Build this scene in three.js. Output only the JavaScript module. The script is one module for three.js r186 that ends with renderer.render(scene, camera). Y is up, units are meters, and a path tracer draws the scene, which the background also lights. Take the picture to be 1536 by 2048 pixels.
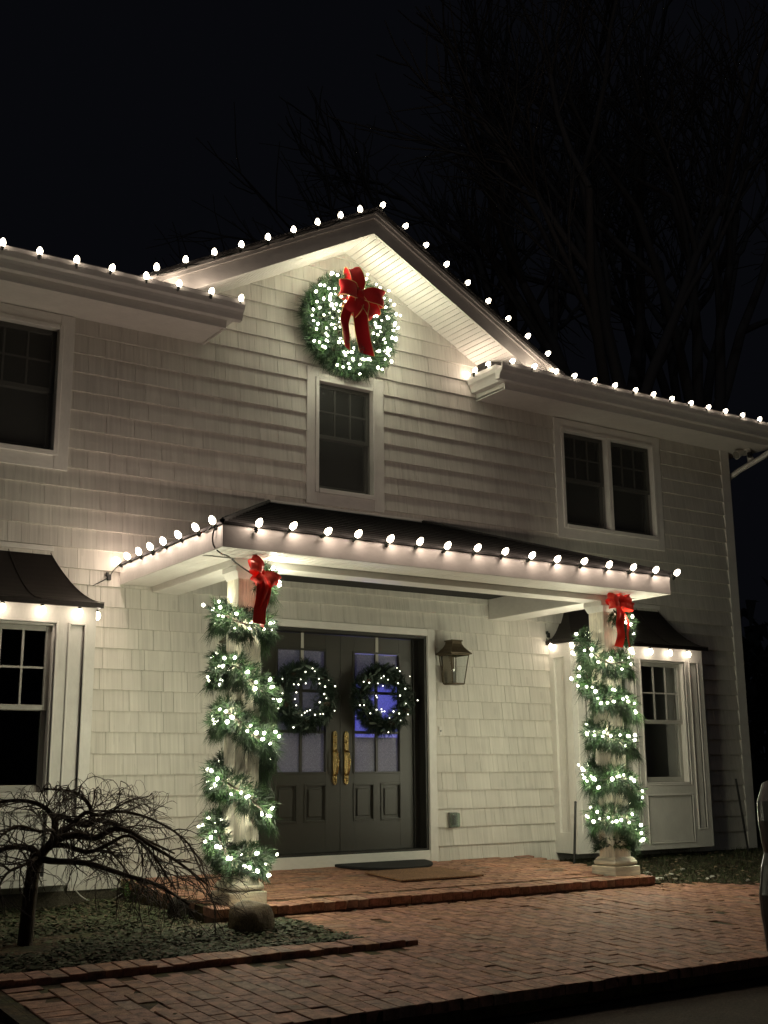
import * as THREE from 'three';
import { mergeGeometries, mergeVertices } from 'three/addons/utils/BufferGeometryUtils.js';
import { RoundedBoxGeometry } from 'three/addons/geometries/RoundedBoxGeometry.js';

// ---------------------------------------------------------------- camera, sky, exposure
const scene = new THREE.Scene();
const camera = new THREE.PerspectiveCamera(2 * Math.atan(1024 / 2327) * 180 / Math.PI, 0.75, 0.1, 600);
camera.position.set(0, 0.945, 9.67);
camera.rotation.set(0.21929, -0.58074, -0.00772, 'YXZ');
camera.updateMatrixWorld(true);
camera.updateProjectionMatrix();

const EXPOSURE = 1.0;
const C9_POWER = 0.125, MINI_POWER = 0.096;
const C9_COLOR = new THREE.Color().setRGB(1.0, 0.745, 0.62);
const MINI_COLOR = new THREE.Color().setRGB(1.0, 0.965, 0.70);
{ // a nearly black, faintly blue night sky
  const w = 64, h = 32, data = new Float32Array(w * h * 4);
  for (let j = 0; j < h; j++) for (let i = 0; i < w; i++) {
    const k = (j * w + i) * 4;
    data[k] = 0.0022; data[k + 1] = 0.0024; data[k + 2] = 0.0034; data[k + 3] = 1;
  }
  const sky = new THREE.DataTexture(data, w, h, THREE.RGBAFormat, THREE.FloatType);
  sky.mapping = THREE.EquirectangularReflectionMapping; sky.magFilter = THREE.LinearFilter; sky.needsUpdate = true;
  scene.background = sky; scene.environment = sky;
}
const moon = new THREE.DirectionalLight(new THREE.Color().setRGB(0.8, 0.88, 1.0), 0.02);
moon.name = 'moonlight'; moon.position.set(-14, 20, 22); moon.target.position.set(5, 2, 0); moon.castShadow = true; moon.shadow.radius = 3;
Object.assign(moon.shadow.camera, { left: -16, right: 16, top: 16, bottom: -16, near: 1, far: 80 });
scene.add(moon, moon.target);

// ---------------------------------------------------------------- helpers
function rng(seed) { let a = seed >>> 0; return () => { a = (a + 0x6d2b79f5) | 0; let t = Math.imul(a ^ (a >>> 15), 1 | a); t = (t + Math.imul(t ^ (t >>> 7), 61 | t)) ^ t; return ((t ^ (t >>> 14)) >>> 0) / 4294967296; }; }
const V = (x, y, z) => new THREE.Vector3(x, y, z);
const lerp = THREE.MathUtils.lerp;
const names = new Map();
function numbered(n) { const k = names.get(n) ?? 0; names.set(n, k + 1); return k ? n + '_' + String(k).padStart(3, '0') : n; }
function mesh(name, geo, mat, parent) {
  if (Array.isArray(geo)) geo = geo.length > 1 ? mergeGeometries(geo.map((g) => (g.index ? g.toNonIndexed() : g)), false) : geo[0];
  const m = new THREE.Mesh(geo, mat); m.name = parent ? name : numbered(name); m.castShadow = m.receiveShadow = true;
  (parent ?? scene).add(m); return m;
}
function thing(name, label, category, group, x = 0, y = 0, z = 0) {
  const o = new THREE.Group(); o.name = numbered(name); o.position.set(x, y, z); scene.add(o);
  o.userData = { label, category }; if (group) o.userData.group = group; return o;
}
function group(name, parent) { const o = new THREE.Group(); o.name = name; parent.add(o); return o; }
function tag(o, label, category, grp) { o.userData = { label, category }; if (grp) o.userData.group = grp; return o; }
function structure(o, label) { o.userData = { kind: 'structure', label }; return o; }
// uv in metres from the dominant axis of the normal
function metric(g, turn = false) {
  if (g.index) g = g.toNonIndexed();
  const p = g.attributes.position, n = g.attributes.normal, uv = new Float32Array(p.count * 2);
  for (let i = 0; i < p.count; i++) {
    const ax = Math.abs(n.getX(i)), ay = Math.abs(n.getY(i)), az = Math.abs(n.getZ(i));
    let u, v;
    if (ax >= ay && ax >= az) { u = p.getZ(i); v = p.getY(i); } else if (ay >= az) { u = p.getX(i); v = p.getZ(i); } else { u = p.getX(i); v = p.getY(i); }
    uv[i * 2] = turn ? v : u; uv[i * 2 + 1] = turn ? u : v;
  }
  g.setAttribute('uv', new THREE.BufferAttribute(uv, 2)); return g;
}
function box(x0, x1, y0, y1, z0, z1, r = 0) {
  const w = x1 - x0, h = y1 - y0, d = z1 - z0;
  const g = r ? new RoundedBoxGeometry(w, h, d, 1, Math.min(r, w / 2.1, h / 2.1, d / 2.1)) : new THREE.BoxGeometry(w, h, d);
  g.translate((x0 + x1) / 2, (y0 + y1) / 2, (z0 + z1) / 2); return metric(g, h < w && h < 0.3);
}
function fromTris(pos, uvs, cols) {
  const g = new THREE.BufferGeometry(); g.setAttribute('position', new THREE.BufferAttribute(new Float32Array(pos), 3));
  if (uvs) g.setAttribute('uv', new THREE.BufferAttribute(new Float32Array(uvs), 2));
  if (cols) g.setAttribute('color', new THREE.BufferAttribute(new Float32Array(cols), 3));
  g.computeVertexNormals(); return g;
}
// prism: a polygon in (a, b) pushed along an axis
function prism(poly, from, to, axis) { // axis 'x': poly is (z, y); axis 'z': poly is (x, y)
  const s = new THREE.Shape(poly.map(([a, b]) => new THREE.Vector2(axis === 'x' ? -a : a, b)));
  const g = new THREE.ExtrudeGeometry(s, { depth: to - from, bevelEnabled: false });
  if (axis === 'x') { g.rotateY(Math.PI / 2); g.translate(from, 0, 0); } else g.translate(0, 0, from);
  return metric(g, true);
}
function tube(points, r0, r1 = r0, sides = 6, smooth = true, segs) {
  const pts = points.map((p) => (p.isVector3 ? p : V(...p)));
  const n = segs ?? (smooth ? (pts.length - 1) * 4 : pts.length - 1), curve = smooth ? new THREE.CatmullRomCurve3(pts) : null, pos = [], nor = [], uv = [], idx = [];
  let prev = null, dist = 0, last = null;
  for (let i = 0; i <= n; i++) {
    const t = i / n, p = smooth ? curve.getPoint(t) : pts[i], tan = smooth ? curve.getTangent(t) : pts[Math.min(i + 1, n)].clone().sub(pts[Math.max(i - 1, 0)]).normalize();
    if (!prev) prev = Math.abs(tan.y) < 0.9 ? V(0, 1, 0) : V(1, 0, 0);
    const b = tan.clone().cross(prev).normalize(), a = b.clone().cross(tan).normalize(); prev = a;
    if (last) dist += last.distanceTo(p); last = p.clone();
    const r = lerp(r0, r1, t);
    for (let k = 0; k <= sides; k++) {
      const an = (k / sides) * Math.PI * 2, d = a.clone().multiplyScalar(Math.cos(an)).addScaledVector(b, Math.sin(an));
      pos.push(p.x + d.x * r, p.y + d.y * r, p.z + d.z * r); nor.push(d.x, d.y, d.z); uv.push((k / sides) * Math.max(r0, .01) * 6.28, dist);
    }
  }
  const w = sides + 1;
  for (let i = 0; i < n; i++) for (let k = 0; k < sides; k++) { const q = i * w + k; idx.push(q, q + 1, q + w, q + 1, q + w + 1, q + w); }
  const g = new THREE.BufferGeometry(); g.setAttribute('position', new THREE.Float32BufferAttribute(pos, 3)); g.setAttribute('normal', new THREE.Float32BufferAttribute(nor, 3)); g.setAttribute('uv', new THREE.Float32BufferAttribute(uv, 2)); g.setIndex(idx); return g;
}
function painted(g, c) { // constant vertex colour (linear)
  const n = g.attributes.position.count, a = new Float32Array(n * 3);
  for (let i = 0; i < n; i++) { a[i * 3] = c[0]; a[i * 3 + 1] = c[1]; a[i * 3 + 2] = c[2]; }
  g.setAttribute('color', new THREE.BufferAttribute(a, 3)); return g;
}
function pixelsAcross(p, size) { // how large a thing of that size shows, in pixels of the photograph; 0 outside the frame
  const q = p.clone().project(camera); if (Math.abs(q.x) > 1.03 || Math.abs(q.y) > 1.03 || q.z > 1) return 0;
  return 2327 * size / p.distanceTo(camera.position);
}

// ---------------------------------------------------------------- textures
function lattice(seed) { const r = rng(seed), t = new Float32Array(4096); for (let i = 0; i < 4096; i++) t[i] = r(); return t; }
function noiser(seed) {
  const t = lattice(seed), at = (x, y, px, py) => t[(((x % px) + px) % px * 61 + ((y % py) + py) % py * 197 + px * 7) & 4095];
  return (u, v, px, py) => { const x = u * px, y = v * py, xi = Math.floor(x), yi = Math.floor(y), f = x - xi, g = y - yi, a = f * f * (3 - 2 * f), b = g * g * (3 - 2 * g);
    return lerp(lerp(at(xi, yi, px, py), at(xi + 1, yi, px, py), a), lerp(at(xi, yi + 1, px, py), at(xi + 1, yi + 1, px, py), a), b); };
}
function texture(w, h, metresX, metresY, fn, srgb) {
  const d = new Uint8Array(w * h * 4);
  for (let j = 0; j < h; j++) for (let i = 0; i < w; i++) { const c = fn(i / w, j / h), k = (j * w + i) * 4; for (let q = 0; q < 3; q++) d[k + q] = Math.max(0, Math.min(255, (Array.isArray(c) ? c[q] : c) * 255)); d[k + 3] = 255; }
  const t = new THREE.DataTexture(d, w, h); t.wrapS = t.wrapT = THREE.RepeatWrapping; t.magFilter = THREE.LinearFilter; t.minFilter = THREE.LinearMipmapLinearFilter; t.generateMipmaps = true; t.repeat.set(1 / metresX, 1 / metresY);
  if (srgb) t.colorSpace = THREE.SRGBColorSpace; t.needsUpdate = true; return t;
}
const N1 = noiser(11), N2 = noiser(23), N3 = noiser(37), N4 = noiser(59);
const T = {
  grain: texture(512, 256, 0.9, 1.6, (u, v) => 0.25 + 0.4 * N1(u, v, 128, 3) + 0.25 * N2(u, v, 256, 5) + 0.1 * N3(u, v, 40, 60)),
  grainTone: texture(512, 512, 1.7, 2.3, (u, v) => { const k = 0.86 + 0.075 * N1(u, v, 120, 4) + 0.06 * N2(u, v, 9, 11) - (N3(u, v, 70, 12) > 0.86 ? 0.035 : 0); return [k, k, k * 0.992]; }, true),
  paint: texture(256, 256, 0.8, 0.8, (u, v) => { const k = 0.93 + 0.04 * N1(u, v, 8, 8) + 0.03 * N2(u, v, 64, 24); return [k, k, k]; }, true),
  brick: texture(512, 512, 0.9, 0.9, (u, v) => { const k = 0.62 + 0.3 * N1(u, v, 14, 14) + 0.16 * N2(u, v, 90, 90) - 0.12 * (N3(u, v, 30, 30) > 0.78), s = N4(u, v, 23, 23) > 0.74 ? 0.14 : 0; return [k + s, k + s * 1.05, k + s * 1.1]; }, true),
  brickBump: texture(512, 512, 0.9, 0.9, (u, v) => 0.4 * N1(u, v, 40, 40) + 0.35 * N2(u, v, 120, 120) + 0.25 * N3(u, v, 220, 220)),
  rough: texture(256, 256, 0.6, 0.6, (u, v) => 0.45 * N1(u, v, 24, 24) + 0.35 * N2(u, v, 60, 60) + 0.2 * N3(u, v, 120, 120)),
  wood: texture(256, 512, 0.5, 2.0, (u, v) => { const k = 0.6 + 0.1 * N1(u, v, 50, 6) + 0.3 * N2(u, v, 5, 12) + 0.1 * N3(u, v, 60, 40) - (N4(u, v, 8, 14) > 0.8 ? 0.08 : 0); return [k, k * 0.985, k * 0.95]; }, true),
  soil: texture(512, 512, 1.3, 1.3, (u, v) => { const k = 0.35 + 0.4 * N1(u, v, 30, 30) + 0.3 * N2(u, v, 110, 110), m = N3(u, v, 9, 9); return [k * lerp(1, 0.75, m), k * lerp(0.88, 0.95, m), k * lerp(0.7, 0.5, m)]; }, true),
  asphalt: texture(512, 512, 0.8, 0.8, (u, v) => { const k = 0.5 + 0.35 * N1(u, v, 180, 180) + 0.2 * N2(u, v, 70, 70) + 0.1 * N3(u, v, 6, 6); return [k, k * 0.97, k * 0.9]; }, true),
  shingle: texture(512, 256, 1.0, 0.6, (u, v) => { const k = 0.55 + 0.3 * N1(u, v, 200, 120) + 0.25 * N2(u, v, 8, 4); return [k, k * 0.98, k * 0.96]; }, true),
  bark: texture(256, 256, 0.3, 0.6, (u, v) => { const k = 0.45 + 0.4 * N1(u, v, 20, 8) + 0.25 * N2(u, v, 60, 40); return [k, k * 0.92, k * 0.82]; }, true),
  frostSparkle: texture(256, 256, 0.13, 0.13, (u, v) => { const k = 0.72 + 0.28 * N1(u, v, 30, 30) * N2(u, v, 64, 64) + (N3(u, v, 50, 50) > 0.72 ? 0.16 : 0); return [k, k, k]; }, true),  // frost grain, plus bright specks painted in for the glints on the panes
  frost: texture(256, 256, 0.16, 0.16, (u, v) => 0.6 * N1(u, v, 22, 22) + 0.4 * N2(u, v, 48, 48)),
};
const std = (o) => new THREE.MeshStandardMaterial(o), lin = (r, g, b) => new THREE.Color().setRGB(r, g, b);
const M = {
  siding: std({ color: lin(0.71, 0.678, 0.625), vertexColors: true, map: T.grainTone, bumpMap: T.grain, bumpScale: 0.0022, roughness: 0.62 }),
  backing: std({ color: lin(0.46, 0.44, 0.40), map: T.paint, roughness: 0.8 }),
  trim: std({ color: lin(0.76, 0.735, 0.685), map: T.paint, bumpMap: T.rough, bumpScale: 0.0004, roughness: 0.45 }),
  soffit: std({ color: lin(0.78, 0.75, 0.70), map: T.paint, roughness: 0.5 }),
  gutter: std({ color: lin(0.74, 0.72, 0.68), map: T.paint, roughness: 0.28 }),
  sash: std({ color: lin(0.20, 0.195, 0.175), map: T.paint, roughness: 0.45 }),
  dark: std({ color: lin(0.012, 0.012, 0.013), roughness: 0.9 }),
  room: std({ color: lin(0.25, 0.25, 0.25), roughness: 0.9 }),
  hall: std({ color: lin(0.55, 0.55, 0.66), roughness: 0.9 }),
  added_sheet: std({ color: lin(0.055, 0.056, 0.052), roughness: 0.9 }),  // for the unseen grey sheets added behind the upstairs panes
  baySash: std({ color: lin(0.46, 0.45, 0.41), map: T.paint, roughness: 0.45 }),
  insectScreen: std({ color: lin(0.05, 0.051, 0.047), roughness: 0.8, transparent: true, opacity: 0.5, side: THREE.DoubleSide }),
  blind: std({ color: lin(0.08, 0.08, 0.072), roughness: 0.8 }),
  pane: new THREE.MeshPhysicalMaterial({ color: lin(0.93, 0.95, 0.95), transmission: 1, thickness: 0, roughness: 0.02, ior: 1.5 }),
  frosted: new THREE.MeshPhysicalMaterial({ map: T.frostSparkle, color: lin(0.84, 0.84, 1.0), transmission: 0.72, thickness: 0, roughness: 0.2, ior: 1.5, bumpMap: T.frost, bumpScale: 0.004 }),
  door: std({ color: lin(0.036, 0.034, 0.027), map: T.paint, bumpMap: T.grain, bumpScale: 0.0005, roughness: 0.42 }),
  doorDark: std({ color: lin(0.022, 0.021, 0.018), map: T.paint, roughness: 0.5 }),
  brass: std({ color: lin(0.46, 0.33, 0.14), metalness: 1, roughness: 0.26, bumpMap: T.rough, bumpScale: 0.001 }),
  bronze: std({ color: lin(0.105, 0.078, 0.046), metalness: 0.45, roughness: 0.5, map: T.paint }),
  awning: std({ color: lin(0.022, 0.017, 0.014), metalness: 0.25, roughness: 0.42, map: T.shingle }),
  shingle: std({ color: lin(0.020, 0.019, 0.018), map: T.shingle, bumpMap: T.rough, bumpScale: 0.003, roughness: 0.95 }),
  column: std({ color: lin(0.98, 0.94, 0.85), map: T.wood, bumpMap: T.rough, bumpScale: 0.003, roughness: 0.7 }),
  brick: std({ color: lin(1, 1, 1), vertexColors: true, map: T.brick, bumpMap: T.brickBump, bumpScale: 0.003, roughness: 0.78 }),
  mortar: std({ color: lin(0.17, 0.115, 0.08), map: T.soil, bumpMap: T.rough, bumpScale: 0.004, roughness: 0.95 }),
  concrete: std({ color: lin(0.13, 0.12, 0.10), map: T.asphalt, bumpMap: T.rough, bumpScale: 0.003, roughness: 0.9 }),
  asphalt: std({ color: lin(0.075, 0.060, 0.045), map: T.asphalt, bumpMap: T.brickBump, bumpScale: 0.006, roughness: 0.9 }),
  soil: std({ color: lin(0.075, 0.062, 0.040), map: T.soil, bumpMap: T.rough, bumpScale: 0.02, roughness: 1 }),
  leaf: new THREE.MeshPhysicalMaterial({ color: lin(1, 1, 1), vertexColors: true, roughness: 0.7, side: THREE.DoubleSide }),
  needle: std({ color: lin(1, 1, 1), vertexColors: true, roughness: 0.6, side: THREE.DoubleSide }),
  bark: std({ color: lin(0.10, 0.078, 0.058), map: T.bark, bumpMap: T.bark, bumpScale: 0.006, roughness: 0.9 }),
  twig: std({ color: lin(0.055, 0.038, 0.030), roughness: 0.8 }),
  nightBark: std({ color: lin(0.22, 0.205, 0.19), roughness: 1 }),
  velvet: new THREE.MeshPhysicalMaterial({ color: lin(0.62, 0.010, 0.016), roughness: 0.75, sheen: 1, sheenColor: lin(0.5, 0.05, 0.05), sheenRoughness: 0.5, side: THREE.DoubleSide }),
  satin: std({ color: lin(0.86, 0.036, 0.02), roughness: 0.42, side: THREE.DoubleSide }),
  gold: std({ color: lin(0.75, 0.55, 0.24), metalness: 0.7, roughness: 0.35, side: THREE.DoubleSide }),
  ribbon: std({ color: lin(0.42, 0.40, 0.35), roughness: 0.8, side: THREE.DoubleSide }),
  wire: std({ color: lin(0.012, 0.018, 0.012), roughness: 0.5 }),
  whiteWire: std({ color: lin(0.55, 0.54, 0.5), roughness: 0.5 }),
  black: std({ color: lin(0.012, 0.012, 0.012), roughness: 0.5 }),
  rubber: std({ color: lin(0.014, 0.014, 0.014), bumpMap: T.rough, bumpScale: 0.004, roughness: 0.95 }),
  mat: std({ color: lin(0.36, 0.205, 0.125), map: T.asphalt, bumpMap: T.rough, bumpScale: 0.004, roughness: 1 }),
  stone: std({ color: lin(0.27, 0.215, 0.15), map: T.asphalt, bumpMap: T.rough, bumpScale: 0.004, roughness: 0.75 }),
  grit: std({ color: lin(0.3, 0.28, 0.23), roughness: 0.9 }),
  fern: std({ color: lin(0.07, 0.14, 0.035), roughness: 0.7, side: THREE.DoubleSide }),
  pebble: std({ color: lin(0.6, 0.58, 0.53), map: T.paint, roughness: 0.8 }),
  plinth: std({ color: lin(1.0, 0.96, 0.84), map: T.wood, bumpMap: T.rough, bumpScale: 0.002, roughness: 0.6 }),
  carPaint: new THREE.MeshPhysicalMaterial({ specularIntensity: 0.3, color: lin(0.016, 0.016, 0.017), metalness: 0.0, roughness: 0.3, clearcoat: 0.12, clearcoatRoughness: 0.06 }),
  chrome: std({ color: lin(0.8, 0.8, 0.8), metalness: 1, roughness: 0.12 }),
  tailGlass: new THREE.MeshPhysicalMaterial({ color: lin(0.22, 0.015, 0.015), roughness: 0.08, clearcoat: 1 }),
  carGlass: new THREE.MeshPhysicalMaterial({ color: lin(0.01, 0.01, 0.012), roughness: 0.05, clearcoat: 1 }),
  c9: std({ color: lin(0.9, 0.85, 0.75), emissive: lin(1.0, 0.87, 0.66), emissiveIntensity: 13, roughness: 0.2 }),
  mini: std({ color: lin(0.9, 0.9, 0.8), emissive: lin(1.0, 1.0, 0.78), emissiveIntensity: 13, roughness: 0.2 }),
  fairy: std({ color: lin(0.9, 0.9, 0.8), emissive: lin(1.0, 0.97, 0.8), emissiveIntensity: 3.5, roughness: 0.2 }),
  screen: std({ color: lin(0.02, 0.02, 0.03), emissive: lin(0.17, 0.18, 0.85), emissiveIntensity: 1, roughness: 0.3 }),
};
// ---------------------------------------------------------------- ground, drive, porch floor
const FALL = 0.045, TILT = Math.atan(FALL); // the ground falls away from the house
function sloped(name, a, label) { const o = new THREE.Group(); o.name = name; o.position.y = a; o.rotation.x = TILT; scene.add(o); o.updateMatrixWorld(true); return structure(o, label); }
const groundY = (a, z) => a - FALL * z;

{ // one sheet to the horizon: falls from the house to the road, level beyond
  const zs = [-250, -14, 4.5, 30, 250], xs = [-250, -20, 0, 20, 250], pos = [], uv = [], idx = [];
  zs.forEach((z) => xs.forEach((x) => { pos.push(x, -0.36 - FALL * Math.max(-14, Math.min(30, z)), z); uv.push(x, z); }));
  for (let j = 0; j < 4; j++) for (let i = 0; i < 4; i++) { const q = j * 5 + i; idx.push(q, q + 5, q + 1, q + 1, q + 5, q + 6); }
  const g = new THREE.BufferGeometry(); g.setAttribute('position', new THREE.Float32BufferAttribute(pos, 3)); g.setAttribute('uv', new THREE.Float32BufferAttribute(uv, 2)); g.setIndex(idx); g.computeVertexNormals();
  structure(mesh('ground', g, M.soil), 'dark bare ground around the house');
}
{ const o = sloped('driveway', -0.128, 'dark asphalt drive in front of the brick paving');
  mesh('asphalt_surface', metric(new THREE.BoxGeometry(60, 0.2, 30, 1, 1, 1).translate(12, -0.1, 19.42)), M.asphalt, o); }

function brickGeometry(w, h, d, c, color, r) {
  const x = w / 2, z = d / 2, j = () => (r() - 0.5) * 0.004, X = x - c, Z = z - c, hy = h - c;
  const o = [[-x + j(), hy, -z + j()], [x + j(), hy, -z + j()], [x + j(), hy, z + j()], [-x + j(), hy, z + j()]], t = [[-X + j(), h, -Z + j()], [X + j(), h, -Z + j()], [X + j(), h, Z + j()], [-X + j(), h, Z + j()]], b = o.map((p) => [p[0], 0, p[2]]), pos = [];
  const quad = (p, q, s, u) => pos.push(...p, ...q, ...s, ...p, ...s, ...u);
  quad(t[3], t[2], t[1], t[0]);
  for (let k = 0; k < 4; k++) { const n = (k + 1) % 4; quad(t[k], t[n], o[n], o[k]); quad(o[k], o[n], b[n], b[k]); }
  let g = fromTris(pos); g = metric(g); const p = g.attributes.uv, du = r(), dv = r(); for (let i = 0; i < p.count; i++) p.setXY(i, p.getX(i) + du, p.getY(i) + dv);
  return painted(g, color);
}
const brickTones = (r) => { const k = 0.88 + 0.26 * r(), s = r(); return s > 0.88 ? [0.42 * k, 0.26 * k, 0.18 * k] : s < 0.14 ? [0.40 * k, 0.20 * k, 0.14 * k] : [0.47 * k, lerp(0.23, 0.255, r()) * k, lerp(0.145, 0.165, r()) * k]; };
const brickCache = new Map();
function brickFor(w, h, d, r) {
  const key = w.toFixed(3) + h.toFixed(3) + d.toFixed(3);
  if (!brickCache.has(key)) { const s = rng(Math.round(w * 7919 + d * 104729 + h * 977)); brickCache.set(key, Array.from({ length: 14 }, () => brickGeometry(w, h, d, 0.0035, brickTones(s), s))); }
  return brickCache.get(key)[Math.floor(r() * 14)];
}
// lays bricks on a sloped surface: the ones that show largest are parts of their own, the others one part
function layBricks(parent, list, h, limit, seed, name = 'brick') {
  const r = rng(seed), p = V(0, 0, 0);
  for (const b of list) { p.set(b.x, 0, b.z); parent.localToWorld(p); b.px = pixelsAcross(p, Math.max(b.w, b.d)) + (b.keep ?? 0); b.geo = brickFor(b.w, h, b.d, r); if (b.dark) { const c = b.geo.clone(), a = c.attributes.color; for (let i = 0; i < a.count; i++) a.setXYZ(i, a.getX(i) * 0.4, a.getY(i) * 0.42, a.getZ(i) * 0.42); b.geo = c; } b.dy = (b.y ?? 0) + (r() - 0.5) * (b.bump ?? 0.004) - h; b.rx = (r() - 0.5) * 0.028; b.ry = (r() - 0.5) * 0.03; b.rz = (r() - 0.5) * 0.04; if (r() > 0.93) b.dy -= 0.006; }  // dark bricks carry the shade of the step face in their vertex colour
  list.sort((a, b) => b.px - a.px);
  const rest = [];
  list.forEach((b, i) => {
    const m = new THREE.Matrix4().compose(V(b.x, b.dy, b.z), new THREE.Quaternion().setFromEuler(new THREE.Euler(b.rx, b.ry, b.rz)), V(1, 1, 1));
    if (i < limit && b.px > 0) { const o = mesh(name, b.geo, M.brick, parent); o.applyMatrix4(m); } else rest.push(b.geo.clone().applyMatrix4(m));
  });
  if (rest.length) mesh(name + '_course', rest, M.brick, parent).userData.kind = 'stuff';
}
const PAVE = 0.01;
{ // brick paving: running bond, bricks lying away from the house, header rows at its edges
  const o = sloped('brick_pavement', PAVE, 'red brick paving in running bond before the porch');
  mesh('mortar_bed', metric(new THREE.BoxGeometry(11.2, 0.1, 2.72).translate(7.4, -0.0575, 3.2)), M.mortar, o);
  mesh('mortar_bed', metric(new THREE.BoxGeometry(0.5, 0.1, 1.32).translate(1.98, -0.058, 3.89)), M.mortar, o);
  const list = [], lawn = (x, z) => x > 8.06 && z < 1.66 + 0.62 * (x - 8.06);
  for (let i = 0, x = 2.09; x < 12.9; i++, x += 0.099) {
    for (let z = 1.86 + (i % 2) * 0.1; z < 4.36; z += 0.2) {
      if (x < 4.46 && z < 3.36) continue;
      if (lawn(x, z)) continue;
      if (z > 4.3) { list.push({ x, z: 4.31, w: 0.096, d: 0.096 }); continue; }
      list.push({ x, z: z + 0.0, w: 0.0965, d: 0.197 });
    }
    if (i % 2 && !(x < 1.9)) list.push({ x, z: 4.311, w: 0.096, d: 0.096 });
    list.push({ x, z: 4.463, w: 0.096, d: 0.196, keep: 20 });
    if (i % 2 === 0 && x > 4.46 && !lawn(x, 1.8)) list.push({ x, z: 1.81, w: 0.096, d: 0.096 });
  }
  for (let z = 3.29; z < 4.5; z += 0.099) list.push({ x: 1.935, z, w: 0.196, d: 0.096, keep: 40 });
  for (let z = 1.9; z < 3.02; z += 0.099) list.push({ x: 4.335, z, w: 0.196, d: 0.096, keep: 60 });
  layBricks(o, list, 0.055, 300, 5);
  const below = []; // the cut edge of the paving above the drive
  for (let x = 1.88; x < 12.9; x += 0.2) below.push({ x, z: 4.5, w: 0.196, d: 0.09, y: -0.06 });
  layBricks(o, below, 0.06, 0, 6, 'edge_brick');
}
{ // raised soldier course along the planting bed
  const o = sloped('bed_edging', PAVE, 'raised row of bricks edging the planting bed');
  const list = []; for (let x = 1.86; x < 4.5; x += 0.0985) list.push({ x, z: 3.12 + Math.sin(x * 3) * 0.006, w: 0.095, d: 0.2, y: 0.032, bump: 0.012 });
  layBricks(o, list, 0.075, 300, 8);
}
{ // porch floor
  const o = sloped('porch_floor', 0.088, 'red brick porch floor, one low step above the paving');
  mesh('mortar_bed', metric(new THREE.BoxGeometry(4.34, 0.16, 1.78).translate(5.87, -0.088, 0.935)), M.mortar, o);
  const list = [];
  for (let x = 3.74; x < 8.05; x += 0.0985) list.push({ x, z: 1.75, w: 0.094, d: 0.2, keep: 200, bump: 0.006 });
  for (let k = 0, z = 0.06; z < 1.63; k++, z += 0.0985) for (let x = 3.79 + (k % 2) * 0.1; x < 8.02; x += 0.2) if (!(z < 0.42 && x > 8)) list.push({ x, z, w: 0.196, d: 0.095 });
  layBricks(o, list, 0.06, 300, 9);
  const riser = []; for (let x = 3.74; x < 8.05; x += 0.0985) riser.push({ x, z: 1.76, w: 0.097, d: 0.17, y: -0.058, bump: 0.002, dark: 1 });  // brick colour dimmed here to paint in the shade on the step face
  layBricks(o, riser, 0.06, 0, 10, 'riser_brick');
}
{ // planting bed soil with a rolling surface
  const nx = 50, nz = 60, pos = [], uv = [], idx = [];
  for (let j = 0; j <= nz; j++) for (let i = 0; i <= nx; i++) {
    const x = lerp(-3, 4.235, i / nx), z = lerp(-0.02, 3.03, j / nz), k = (N1(x / 4 + 2, z / 4, 9, 9) - 0.5) * 0.05 + (N2(x / 4 + 2, z / 4, 40, 40) - 0.5) * 0.02;
    pos.push(x, -0.137 + k * Math.min(1, (3.03 - z) * 4) - 0.006 * z, z); uv.push(x, z);
  }
  for (let j = 0; j < nz; j++) for (let i = 0; i < nx; i++) { const q = j * (nx + 1) + i; idx.push(q, q + nx + 1, q + 1, q + 1, q + nx + 1, q + nx + 2); }
  const g = new THREE.BufferGeometry(); g.setAttribute('position', new THREE.Float32BufferAttribute(pos, 3)); g.setAttribute('uv', new THREE.Float32BufferAttribute(uv, 2)); g.setIndex(idx); g.computeVertexNormals();
  structure(mesh('planting_bed', g, M.soil), 'dark soil bed under the small bare tree');
}
{ // lawn beside the porch, and the strip left of the paving
  const o = sloped('lawn', 0.0, 'short lawn between the porch and the right house corner');
  const s = new THREE.Shape([[8.06, 30], [8.06, -1.62], [8.6, -1.98], [9.2, -2.34], [10.2, -2.95], [12.6, -4.4], [60, -4.4], [60, 30]].map(([x, y]) => new THREE.Vector2(x, y)));
  const g = new THREE.ExtrudeGeometry(s, { depth: 0.12, bevelEnabled: false }); g.rotateX(-Math.PI / 2); g.translate(0, -0.115, 0); mesh('turf', metric(g), M.soil, o);
  mesh('turf', metric(new THREE.BoxGeometry(40, 0.1, 1.6).translate(-18.17, -0.09, 3.75)), M.soil, o);
}
const blade = (w, h) => { const g = fromTris([-w, 0, 0, w, 0, 0, 0.3 * w, h * 0.6, 0.25 * h, -w, 0, 0, 0.3 * w, h * 0.6, 0.25 * h, -0.5 * w, h * 0.55, 0.2 * h, -0.5 * w, h * 0.55, 0.2 * h, 0.3 * w, h * 0.6, 0.25 * h, 0, h, 0.6 * h]); return g; };
const leafBit = (l, w) => fromTris([0, 0, 0, l * 0.5, 0.2 * w, w, l * 0.5, 0, -w, l * 0.5, 0.2 * w, w, l, -0.15 * w, 0.2 * w, l * 0.5, 0, -w]);
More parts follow.
